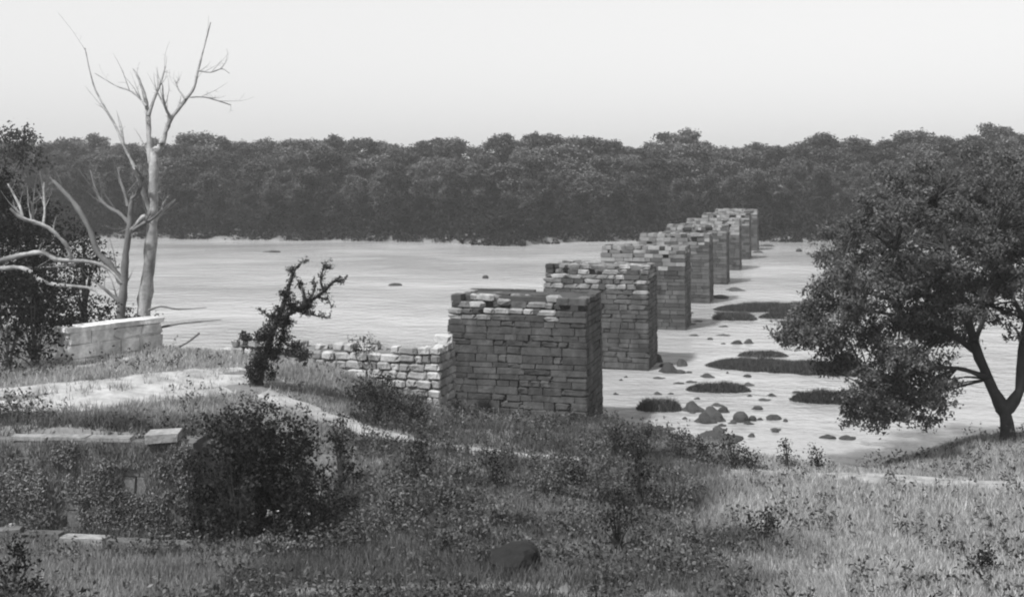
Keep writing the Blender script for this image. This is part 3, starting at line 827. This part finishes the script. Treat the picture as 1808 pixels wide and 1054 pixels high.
for px, py in ((1660, 292), (1735, 282), (1800, 285), (1610, 325), (1565, 350), (1540, 372), (1512, 405), (1490, 430), (1630, 305), (1870, 290), (1705, 278), (1525, 392), (1450, 590), (1415, 560), (1395, 590), (1445, 560), (1420, 610), (1480, 660), (1500, 700)):
    s_ = rr_.uniform(0.35, 0.85)
    clumps.append((on(px + rr_.uniform(-18, 18), py + rr_.uniform(-22, 10), tY + rr_.uniform(-2, 2)), (s_, s_, s_ * 0.7)))
big, clumps = clumps, []
for c, r in big:
    k = max(1, int(round(4.2 * r[0] ** 1.3)))
    for _ in range(k):
        d = Vector((rr_.gauss(0, 1), rr_.gauss(0, 1), rr_.gauss(0, 1))).normalized() * rr_.uniform(0.35, 1.0)
        s_ = rr_.uniform(0.38, 0.72) if k > 1 else r[0] * 0.9
        clumps.append((Vector(c) + Vector((d.x * r[0], d.y * r[1], d.z * r[2])), (s_ * 1.2, s_ * 1.2, s_ * 0.55)))
stems = list(limbs)
anch = [p for l_, _ in limbs for p in l_[1:]]
for c, r in clumps:
    a_ = min(anch, key=lambda p: (p - c).length)
    mid = (a_ + c) / 2 + Vector((rr_.uniform(-.15, .15), rr_.uniform(-.15, .15), 0.2))
    stems.append(([a_, mid, c], [0.035, 0.024, 0.010]))
leafy_plant('broad_tree', tuple(TB), [(tuple(c), r) for c, r in clumps], 'broad leafy tree with forked dark trunk leaning over the river bank', 'tree',
            M['leaf_tree'], 62, 15, 0.20, 0.135, stems, vvar=0.35, shell=0.15, up=0.6)

# trees behind the parapet, left edge
def simple_tree(px, py_base, Y, py_top, rad, label, name='bank_tree', leaf='leaf_dark', low=0.15, n=22, seed=1, size=0.2, group=None, dens=17):
    r = random.Random(seed)
    x = X(px, Y); z0 = g1(x, Y); zt = H - (py_top - HY) * Y / F
    base = Vector((x, Y, z0)); h = zt - z0
    cl, st = [], [([base + Vector((0, 0, -0.4)), base + Vector((0.15, 0, h * 0.35)), base + Vector((-0.1, 0.1, h * 0.65)), base + Vector((0, 0, h * 0.93))], [0.035 * h * 0.55, 0.03 * h * 0.5, 0.02 * h * 0.5, 0.02])]
    for k in range(n):
        f = low + (0.95 - low) * (k + 0.5) / n
        pr = math.sin(math.pi * min(1, 0.25 + 0.7 * f)) ** 0.7
        a = r.uniform(0, 6.28); q = r.uniform(0.2, 1.0) * rad * pr
        c = base + Vector((q * math.cos(a), q * math.sin(a), f * h))
        s = r.uniform(0.24, 0.40) * rad
        cl.append((tuple(c), (s, s, s * 0.8)))
        st.append(([base + Vector((0, 0, f * h * 0.7)), (base + Vector((0, 0, f * h * 0.85)) + c) / 2, c], [0.06, 0.04, 0.012]))
    return leafy_plant(name, tuple(base), cl, label, 'tree', M[leaf], dens * 1.7, 13, 0.28, size * 0.72, st, group=group, shell=0.25)
simple_tree(-10, 640, 68, 212, 4.0, 'tall leafy tree at the river edge behind the bleached fallen limbs', leaf='leaf_far', seed=2, n=30, size=0.26)
simple_tree(-70, 640, 60, 300, 4.2, 'wide leafy tree standing outside the parapet beyond the dark thicket', seed=3, n=30, size=0.24)
simple_tree(62, 640, 63, 330, 3.2, 'rounded leafy tree behind the bleached dead branches', seed=4, n=26, size=0.22)
simple_tree(150, 560, 60, 395, 2.6, 'low bushy tree between the dark snag and the rounded tree', seed=6, n=24, low=0.02, size=0.2)

def shrub(px, py, wpx, hpx, label, leaf='leaf_dark', name='shrub', n=14, seed=0, size=0.13, dens=26, depth=1.0, up=0.4, nl=11, group=None, Y=None, spread=0.2, shell=0.3):
    """shrub whose foot is seen at px,py and which is wpx wide and hpx tall in the photograph"""
    p = hit(px, py) if Y is None else Vector((X(px, Y), Y, g1(X(px, Y), Y)))
    r = random.Random(seed * 31 + int(px))
    w = wpx / F * p.y / 2; h = hpx / F * p.y
    cl, st = [], []
    for k in range(n):
        f = (k + 0.5) / n
        c = p + Vector((r.uniform(-0.8, 0.8) * w * (1.05 - 0.45 * f), r.uniform(-0.75, 0.75) * w * depth, h * (0.08 + 0.82 * f)))
        s = r.uniform(0.2, 0.36) * min(w, h) + 0.06
        cl.append((tuple(c), (s * 1.15, s * 1.1, s * 0.9)))
        st.append(([p + Vector((r.uniform(-0.1, 0.1), r.uniform(-0.1, 0.1), -0.1)), (p * 0.6 + c * 0.4) + Vector((0, 0, 0.06 * h)), c], [0.03, 0.02, 0.007]))
    return leafy_plant(name, tuple(p), cl, label, 'shrub', M[leaf], dens, nl, spread, size, st, group=group, shell=shell, crown='foliage', stem='stem', up=up)

# thicket between parapet and left edge
shrub(60, 648, 130, 190, 'very dark thicket shrub against the left end of the parapet', seed=1, n=26, size=0.15)
shrub(15, 655, 90, 150, 'dark thicket shrub left of the parapet with pale stone at its foot', seed=2, n=18, size=0.15)
shrub(190, 575, 170, 80, 'dark leafy shrub growing behind the parapet coping', seed=3, n=18, Y=55.0, size=0.14)
shrub(235, 570, 90, 95, 'dark twiggy shrub at the foot of the bleached dead tree', seed=4, n=12, Y=55.5, size=0.14)

# ------------------------------------------------------------------ dead trees
def dead_tree(name, Y, lines, label, m, wob=0.6, seed=1, twigs=0, parts='branch'):
    """lines: list of (pixel points, radii px); the first is the trunk"""
    r = random.Random(seed)
    p0 = on(*lines[0][0][0], Y)
    t = thing(name, tuple(p0), label, 'dead tree')
    for i, (pts, rad) in enumerate(lines):
        T = Tubes()
        amp = 0 if i == 0 else wob
        sgn = r.choice((-1, 1))
        P = [on(px, py, Y + sgn * amp * (k / max(1, len(pts) - 1)) * (1 + 0.3 * r.random())) - p0 for k, (px, py) in enumerate(pts)]
        Rr = [q / F * Y for q in rad]
        T.add(P, Rr, 8, 4)
        for _ in range(twigs if i else twigs // 2):
            k = r.randrange(1, len(P)); a = P[k]
            d = (P[k] - P[k - 1]).normalized() + Vector((r.uniform(-.8, .8), r.uniform(-.8, .8), r.uniform(-.1, .9)))
            L = r.uniform(0.3, 1.1); a = P[k].lerp(P[k - 1], r.random()); rk = min(Rr[k] * 0.45, 0.03)
            b = a + d.normalized() * L; c = b + (d.normalized() + Vector((r.uniform(-.5, .5), r.uniform(-.5, .5), .3))) * L * 0.6
            T.add([a, b, c], [rk, rk * 0.6, 0.005], 5, 2)
            for q in range(2):
                e = a.lerp(b, r.uniform(0.4, 1)); f_ = e + Vector((r.uniform(-1, 1), r.uniform(-1, 1), r.uniform(-.2, 1))) * L * 0.35
                T.add([e, f_], [rk * 0.5, 0.004], 4, 1)
        obj('trunk' if i == 0 else parts, T.mesh(name + '_wood', m), t)
    return t
dead_tree('dead_tree', 55.0, [
    ([(250, 600), (254, 545), (262, 480), (268, 410), (270, 350), (272, 300), (273, 262)], [14, 12.5, 11, 10, 9, 8.5, 7.5]),
    ([(272, 300), (266, 285), (263, 240), (261, 200), (254, 165), (243, 135), (235, 122)], [6, 5.5, 4.5, 4, 3, 2, 1]),
    ([(262, 205), (272, 175), (284, 145), (292, 118)], [3.5, 2.8, 2, 1]),
    ([(258, 188), (245, 172), (228, 160), (205, 152), (168, 130)], [2.2, 1.8, 1.4, 1, .6]),
    ([(274, 268), (284, 258), (292, 235), (302, 210), (325, 180), (342, 155), (352, 115), (360, 85), (372, 40)], [8, 6.5, 4.5, 4, 3.2, 2.6, 2, 1.4, .8]),
    ([(302, 210), (292, 190), (288, 170), (287, 150)], [3, 2.5, 1.6, .8]),
    ([(328, 176), (315, 158), (309, 142)], [2, 1.5, .8]),
    ([(350, 125), (372, 128), (392, 122), (405, 130)], [1.6, 1.2, 1, .7]),
    ([(335, 172), (362, 172), (390, 180), (408, 186)], [1.5, 1.2, 1, .8]),
    ([(268, 400), (255, 382), (238, 398), (228, 408)], [5, 4, 2.5, 1]),
    ([(267, 395), (280, 380), (292, 368), (310, 352)], [6, 4.5, 3, 1]),
    ([(240, 300), (222, 265), (205, 225), (185, 190), (165, 150), (150, 85)], [3, 2.6, 2.2, 1.8, 1.3, .7]),
    ([(269, 385), (256, 350), (246, 320), (240, 300)], [4.5, 4, 3.4, 3])],
    'tall bleached dead tree with forked bare crown behind the parapet', M['deadbark'], 0.7, 3, 5)
dead_tree('dead_snag', 54.4, [
    ([(212, 590), (214, 548), (219, 500), (222, 450), (229, 400), (231, 365), (236, 340)], [9, 8, 7, 6, 5.5, 4.5, 2]),
    ([(216, 500), (196, 470), (172, 445), (158, 405), (135, 365), (112, 338), (94, 320)], [6, 5.5, 5, 4.5, 4.5, 4, 3.5]),
    ([(228, 412), (248, 398), (270, 386), (285, 372)], [4, 3.2, 2.5, 1]),
    ([(228, 395), (212, 378), (190, 365), (176, 350), (166, 325), (160, 300)], [4, 3.5, 3.2, 3, 2, 1]),
    ([(226, 365), (220, 340), (213, 320), (208, 298)], [3, 2.6, 2, 1]),
    ([(232, 352), (246, 338), (250, 315), (238, 295)], [3, 2.6, 2.2, 1.2]),
    ([(214, 535), (190, 515), (172, 500)], [4, 3, 1.5])],
    'dark dead snag with slanting arms beside the bleached dead tree', M['greybark'], 0.6, 5, 5)
dead_tree('fallen_tree', 52.0, [
    ([(-120, 470), (-60, 468), (0, 460), (40, 450), (75, 446), (98, 458), (125, 460), (168, 464), (195, 478), (215, 500)], [7, 6.2, 5, 4.4, 4, 4, 3.6, 3.2, 2.4, 1.2]),
    ([(-60, 470), (0, 474), (30, 472), (55, 480), (72, 495), (100, 503), (155, 508), (175, 520)], [5, 4, 3.6, 3.6, 3.6, 3.2, 2.4, 1.0]),
    ([(126, 459), (118, 435), (105, 420), (85, 402), (60, 392), (36, 384), (18, 368)], [3.6, 3.6, 3.2, 3.4, 3.4, 3.2, 2]),
    ([(40, 386), (35, 365), (25, 345), (14, 325)], [3, 2.5, 2, 1]),
    ([(57, 391), (58, 372), (55, 355)], [3, 2.4, 1]),
    ([(76, 398), (79, 370), (77, 340), (78, 322)], [2.4, 2, 1.5, .8]),
    ([(30, 473), (80, 472), (125, 470)], [1.6, 1.4, .8])],
    'bleached fallen tree with curving white limbs reaching past the thicket', M['deadbark'], 0.9, 7, 4)
for px, py, pts, lab in ((268, 545, [(262, 548), (285, 541), (315, 546), (365, 543)], 'thin curved dead stick over the water right of the dead tree'),
                         (285, 575, [(283, 578), (320, 571), (350, 568), (392, 564)], 'thin straight twig jutting past the end of the parapet'),
                         (300, 618, [(298, 622), (330, 605), (352, 588)], 'short leaning pole standing on the terrace edge by the parapet')):
    Yd = {545: 54.2, 575: 52.3, 618: 51.6}[py]
    P = [on(a, b, Yd) for a, b in pts]
    T = Tubes(); T.add(rel(P, P[0]), [0.05, 0.045, 0.035, 0.015][:len(P)] if py != 618 else [0.05, 0.045, 0.04], 6)
    tag(obj('dead_branch' if py != 618 else 'leaning_pole', T.mesh('stick', M['greybark']), None, P[0]), lab, 'branch' if py != 618 else 'pole')

# ------------------------------------------------------------------ young cedar on the terrace edge
cb = hit(455, 678); cY = cb.y
cl_lines = [
    ([(455, 690), (465, 640), (480, 590), (498, 545), (512, 500), (518, 470)], [7, 6.5, 5.5, 4.5, 3, 1]),
    ([(488, 570), (510, 555), (535, 540), (558, 525), (575, 512), (588, 498), (612, 492)], [4.5, 4, 3.5, 3.2, 2.8, 2.2, 1]),
    ([(540, 536), (536, 515), (528, 498)], [2.6, 2, 1]),
    ([(572, 514), (566, 495), (570, 478), (578, 462)], [2.4, 2, 1.5, .8]),
    ([(545, 533), (558, 505), (552, 495)], [2, 1.5, .8]),
    ([(478, 600), (455, 600), (430, 598)], [3, 2, 1]),
    ([(470, 625), (500, 625), (530, 630), (545, 618)], [3, 2.4, 2, 1]),
    ([(505, 520), (525, 470), (545, 458)], [1.8, 1.2, .7]),
    ([(490, 565), (470, 555), (455, 545)], [2, 1.5, .7]), ([(520, 548), (545, 555), (585, 562)], [2, 1.5, .7]), ([(560, 524), (580, 530), (585, 545)], [1.6, 1.2, .6])]
t = thing('young_cedar', tuple(cb), 'young ragged evergreen leaning over the path at the terrace edge', 'tree')
T = Tubes(); ptsN = []
rc = random.Random(9)
for i, (ln, rad) in enumerate(cl_lines):
    P = [on(a, b, cY + (0 if i == 0 else rc.uniform(-0.5, 0.5)) * (k / len(ln))) - cb for k, (a, b) in enumerate(ln)]
    T.add(P, [q / F * cY for q in rad], 6, 3)
    for a_, b_ in zip(P[:-1], P[1:]):
        nseg = max(2, int((b_ - a_).length / 0.09))
        for k in range(nseg):
            c = a_.lerp(b_, (k + rc.random()) / nseg)
            for _ in range(3):
                d = Vector((rc.gauss(0, 1), rc.gauss(0, 1), rc.gauss(0.5, 0.8))).normalized(); L = rc.uniform(0.08, 0.26)
                for q in range(5): ptsN.append(c + d * L * (q + 1) / 5 + Vector((rc.gauss(0, .02), rc.gauss(0, .02), rc.gauss(0, .02))))
obj('trunk', T.mesh('cedar_trunk', M['bark']), t)
dense = [((px, py), s) for px, py, s in ((455, 650, .42), (478, 622, .45), (470, 590, .42), (500, 600, .36), (520, 615, .3), (492, 560, .36), (515, 540, .32), (505, 520, .26), (538, 545, .26), (445, 665, .3), (480, 660, .22),
                                         (535, 630, .28), (430, 597, .25), (505, 570, .3), (578, 470, .12), (512, 478, .1), (600, 494, .1), (458, 630, .36), (545, 535, .2), (572, 512, .14), (530, 500, .12))]
cl = [(tuple(on(p[0], p[1], cY + rc.uniform(-0.35, 0.35)) - cb), (s, s, s)) for p, s in dense]
pp = spray_points(cl, 420, 14, 0.12, 0.15)
pts = np.concatenate([np.array([tuple(p) for p in ptsN]), pp])
obj('foliage', foliage_mesh('cedar_foliage', pts, 0.11, M['leaf_cedar'], 1.0, 0.3, 0.3, 0.4), t)

# ------------------------------------------------------------------ shrubs of the bank
shrub(420, 955, 190, 235, 'largest very dark leafy shrub against the end of the retaining wall', seed=11, n=46, size=0.13, dens=34, depth=0.7)
shrub(500, 948, 190, 215, 'dark dense shrub joined to the right side of the largest one', seed=12, n=44, size=0.13, dens=34, depth=0.7)
shrub(430, 800, 150, 85, 'dark bushy shrub top at the edge of the road above the path', seed=13, n=16, size=0.12, dens=30)
shrub(602, 868, 62, 130, 'narrow upright dark shrub just below the curving path', seed=14, n=20, size=0.11, dens=34)
shrub(560, 950, 160, 120, 'dark spreading shrub below the narrow upright one', seed=15, n=26, size=0.12, dens=30, depth=0.7)
shrub(360, 958, 90, 100, 'low dark shrub at the foot of the retaining wall corner', seed=16, n=14, size=0.12, dens=30)
shrub(640, 668, 66, 80, 'square topped dark bush standing against the rubble wing wall', leaf='leaf_dark', seed=17, n=20, size=0.1, dens=34, depth=0.6)
shrub(672, 715, 70, 60, 'dark bush crowding the foot of the wing wall', seed=18, n=14, size=0.1, dens=32)
shrub(665, 745, 110, 60, 'low spreading dark bramble above the curving path', seed=19, n=18, size=0.1, dens=32)
shrub(720, 748, 80, 50, 'low bramble below the bright rubble stones', seed=20, n=12, size=0.1, dens=28)
shrub(742, 845, 60, 75, 'small dark pointed shrub just below the path', seed=21, n=14, size=0.1, dens=32)
shrub(868, 862, 50, 70, 'small dark two stemmed shrub below the thin end of the path', seed=22, n=12, size=0.1, dens=30)
shrub(1010, 860, 70, 40, 'low dark shrub under the end of the path', seed=23, n=10, size=0.1, dens=28)
shrub(1090, 975, 100, 120, 'tall dark weedy shrub rising from the rough slope', seed=24, n=20, size=0.1, dens=28, depth=0.6)
shrub(1130, 905, 70, 130, 'upright feathery dark shrub behind the tall weedy one', seed=25, n=18, size=0.1, dens=26, depth=0.6)
shrub(1295, 830, 70, 60, 'dark rounded shrub on the bank in front of the flat shore rock', leaf='leaf_dark', seed=26, n=14, size=0.1, dens=28)
shrub(20, 1060, 110, 95, 'dark shrub in the grass below the white stones', seed=27, n=14, size=0.11, dens=28)
shrub(1345, 960, 90, 60, 'low dark weedy shrub where the rough slope meets pale meadow', seed=28, n=12, size=0.1, dens=24)
shrub(1730, 1010, 80, 45, 'low dark tuft shrub alone in the pale meadow', seed=29, n=10, size=0.09, dens=20)
shrub(1020, 742, 40, 40, 'small dark shrub against the shaded corner of the largest pier', seed=30, n=8, size=0.08, dens=30)
for k, (px, py, w_, h_) in enumerate(((1085, 806, 40, 60), (1112, 812, 46, 66), (1140, 812, 40, 62), (1198, 816, 46, 56), (1390, 828, 40, 58), (1445, 830, 26, 44), (1330, 826, 50, 36), (1235, 818, 44, 40))):
    shrub(px, py, w_, h_, 'small upright weed shrub on the water edge past the largest pier', leaf='leaf_dark', seed=40 + k, n=10, size=0.09, dens=26, group='weed shrubs along the water edge', name='weed_shrub')
for k, (px, py, w_, h_) in enumerate(((640, 960, 120, 70), (780, 900, 110, 70), (760, 975, 120, 60), (880, 930, 110, 70), (960, 880, 110, 60), (1010, 950, 100, 70), (690, 905, 100, 60), (1190, 900, 90, 80), (1230, 960, 110, 60), (920, 985, 90, 40),
                                      (840, 960, 90, 50), (1060, 890, 80, 80), (560, 985, 110, 40), (480, 985, 110, 35), (1150, 980, 100, 40), (820, 850, 80, 40), (950, 840, 90, 35))):
    shrub(px, py, w_, h_, 'knee high leafy weed clump on the rough slope below the path', leaf='leaf_mid', seed=60 + k, n=12, size=0.10, dens=20, group='weed clumps on the rough slope', name='weed_clump', shell=0.2)

# pale flowering heads in the dark shrubs, read as a pale bush top
for px, py in ((482, 905), (540, 902)):
    p = on(px, py, hit(500, 948).y - 1.2)
    g = g1(p.x, p.y)
    leafy_plant('flowering_weed', (p.x, p.y, g), [(tuple(p), (0.16, 0.14, 0.12))], 'tall weed with a pale flower head among the dark shrubs', 'weed', leaf_mat('pale_flower', 0.5), 260, 8, 0.05, 0.06,
                [([Vector((p.x, p.y, g - 0.1)), Vector((p.x + 0.05, p.y, (g + p.z) / 2)), p], [0.015, 0.012, 0.008])], group='pale flowering weeds', crown='flower_head', stem='stem')

# dark boulder in the foreground weeds
bp_ = hit(915, 1012)
b_ = obj('boulder', rock_mesh('boulder', 77, M['boulder'], 0.9), None, (bp_.x, bp_.y + 0.2, bp_.z + 0.30)); b_.scale = (0.62, 0.5, 0.55)
tag(b_, 'dark rounded boulder half sunk in the weeds of the slope', 'rock')

# ------------------------------------------------------------------ grass and weeds (uncountable)
def field_tone(x, y):
    """species mix: 0 dark green weeds, 1 dry pale meadow grass"""
    px = CX + F * x / y
    t = sst(1150, 1450, px + (fbm(x, y, 3.0, 2, 7) - 0.5) * 260)
    t = np.maximum(t, 0.9 * sst(38.5, 41.5, y) * sst(-4.5, -8, x) * (fbm(x, y, 1.6, 2, 3) + 0.45))
    t = np.maximum(t, 0.45 * (x < -7) * (y < 36))
    return np.clip(t + 0.12 + (fbm(x, y, 1.3, 3, 1) - 0.5) * 0.7 + (fbm(x, y, 4.0, 2, 15) - 0.5) * 0.8, 0, 1)
def road_mask(x, y):
    m = np.zeros_like(x)
    def seg(P, hw):
        nonlocal m
        for a_, b2, w2 in zip(P[:-1], P[1:], hw):
            ax, ay = a_.x, a_.y; dx, dy = b2.x - ax, b2.y - ay
            t = np.clip(((x - ax) * dx + (y - ay) * dy) / (dx * dx + dy * dy), 0, 1)
            d = np.hypot(x - ax - t * dx, y - ay - t * dy)
            m = np.maximum(m, 1 - sst(w2 * 0.6, w2 * 1.1, d))
    seg(path_pts, [0.9, 1.0, 0.7, 0.45, 0.4, 0.3]); seg(path2, [0.5, 0.9, 1.1, 1.2, 1.2, 1.1, 0.9]); seg(near_p, [0.8] * 4)
    for L, w_ in zip(road_lines, (0.95, 1.0, 0.5, 0.3)): seg([hit(*p) for p in L], [w_] * 4)
    return m
N = 150000
y = 22 + (rng.random(N) ** 1.15) * 38; x = rng.uniform(-0.52, 0.56, N) * y * 0.92
z = gz(x, y); d = y - shore(x)
rm = road_mask(x, y)
ftone = field_tone(x, y)
dens = 0.35 + 0.65 * fbm(x, y, 1.1, 3, 12)
keep = (z > 0.1) & (d < -0.6) & (rng.random(N) < dens) & (rng.random(N) > rm * (0.48 + 0.75 * fbm(x, y, 0.6, 3, 30)))
keep &= ~((x < WALL_B.x + 0.2) & (np.abs(y - yb(x) - 0.22) < 0.33))
# not inside the piers and walls
lx = (x - wc.x) * math.cos(AX) - (y - wc.y) * math.sin(AX); ly = (x - wc.x) * math.sin(AX) + (y - wc.y) * math.cos(AX)
keep &= ~((lx > -WL) & (lx < 0.1) & (ly > -0.1) & (ly < WT))
p1c = piers[0].location
lx = (x - p1c.x) * math.cos(AX) - (y - p1c.y) * math.sin(AX); ly = (x - p1c.x) * math.sin(AX) + (y - p1c.y) * math.cos(AX)
keep &= ~((np.abs(lx) < PW / 2 + 0.1) & (np.abs(ly) < PT / 2 + 0.1))
x, y, z, ftone = x[keep], y[keep], z[keep], ftone[keep]
nb = 4
xb = np.repeat(x, nb) + rng.normal(size=len(x) * nb) * 0.07; ybl = np.repeat(y, nb) + rng.normal(size=len(x) * nb) * 0.07
zb = gz(xb, ybl) - 0.02
tb = np.repeat(ftone, nb)
hgt = (0.16 + 0.26 * fbm(xb, ybl, 1.7, 3, 5)) * (1.15 - 0.35 * tb)
V, Fc, va = blades(np.stack([xb, ybl, zb], 1), hgt, 0.016, 0.8)
va = va * np.repeat(0.32 + 0.85 * tb, 3)
o = obj('meadow_grass', mesh_np('meadow_grass', V, Fc, M['grass'], False, {'v': va})); o['kind'] = 'stuff'
tag(o, 'rough grass covering the near bank and meadow', 'grass')
# broad leaved weeds
k = rng.random(len(x)) < np.where(ftone < 0.45, 0.30, 0.06) * sst(0.42, 0.62, fbm(x, y, 1.5, 3, 40))
xw, yw = x[k], y[k]; n = len(xw)
hw_ = rng.uniform(0.2, 0.8, n) * (0.5 + fbm(xw, yw, 2.0, 2, 6))
m_ = 12
tpar = rng.uniform(0.1, 1, (n, m_)); ang = rng.uniform(0, 6.28, (n, m_)); rad = rng.uniform(0.03, 0.2, (n, m_)) * (1.1 - 0.6 * tpar)
lean = rng.normal(size=(n, 1, 2)) * 0.15
P = np.stack([xw[:, None] + np.cos(ang) * rad + lean[:, :, 0] * tpar, yw[:, None] + np.sin(ang) * rad + lean[:, :, 1] * tpar, gz(xw, yw)[:, None] + hw_[:, None] * tpar], 2).reshape(-1, 3)
V, Fc, va = leaves_np(P, 0.13, 1.0, 0.4, 0.5, 0.5)
va = va * np.repeat(np.repeat(rng.uniform(0.6, 1.25, n), m_), 4)
o = obj('bank_weeds', mesh_np('bank_weeds', V, Fc, M['leaf_mid'], False, {'v': va})); o['kind'] = 'stuff'
tag(o, 'mixed broad leaved weeds on the near bank slope', 'weeds')

# ------------------------------------------------------------------ air
hz_m = bpy.data.materials.new('summer_haze'); hz_m.use_nodes = True
hn = hz_m.node_tree.nodes; hn.clear()
pv = hn.new('ShaderNodeVolumePrincipled'); pv.inputs['Color'].default_value = (0.95, 0.95, 0.95, 1); pv.inputs['Density'].default_value = 0.00045; pv.inputs['Anisotropy'].default_value = 0.2
ho = hn.new('ShaderNodeOutputMaterial'); hz_m.node_tree.links.new(pv.outputs[0], ho.inputs['Volume'])
hb = obj('haze', box_mesh('haze', -1700, 1700, -600, 2200, -6, 40, hz_m)); hb['kind'] = 'stuff'
tag(hb, 'thin pale summer haze over the river valley', 'haze')
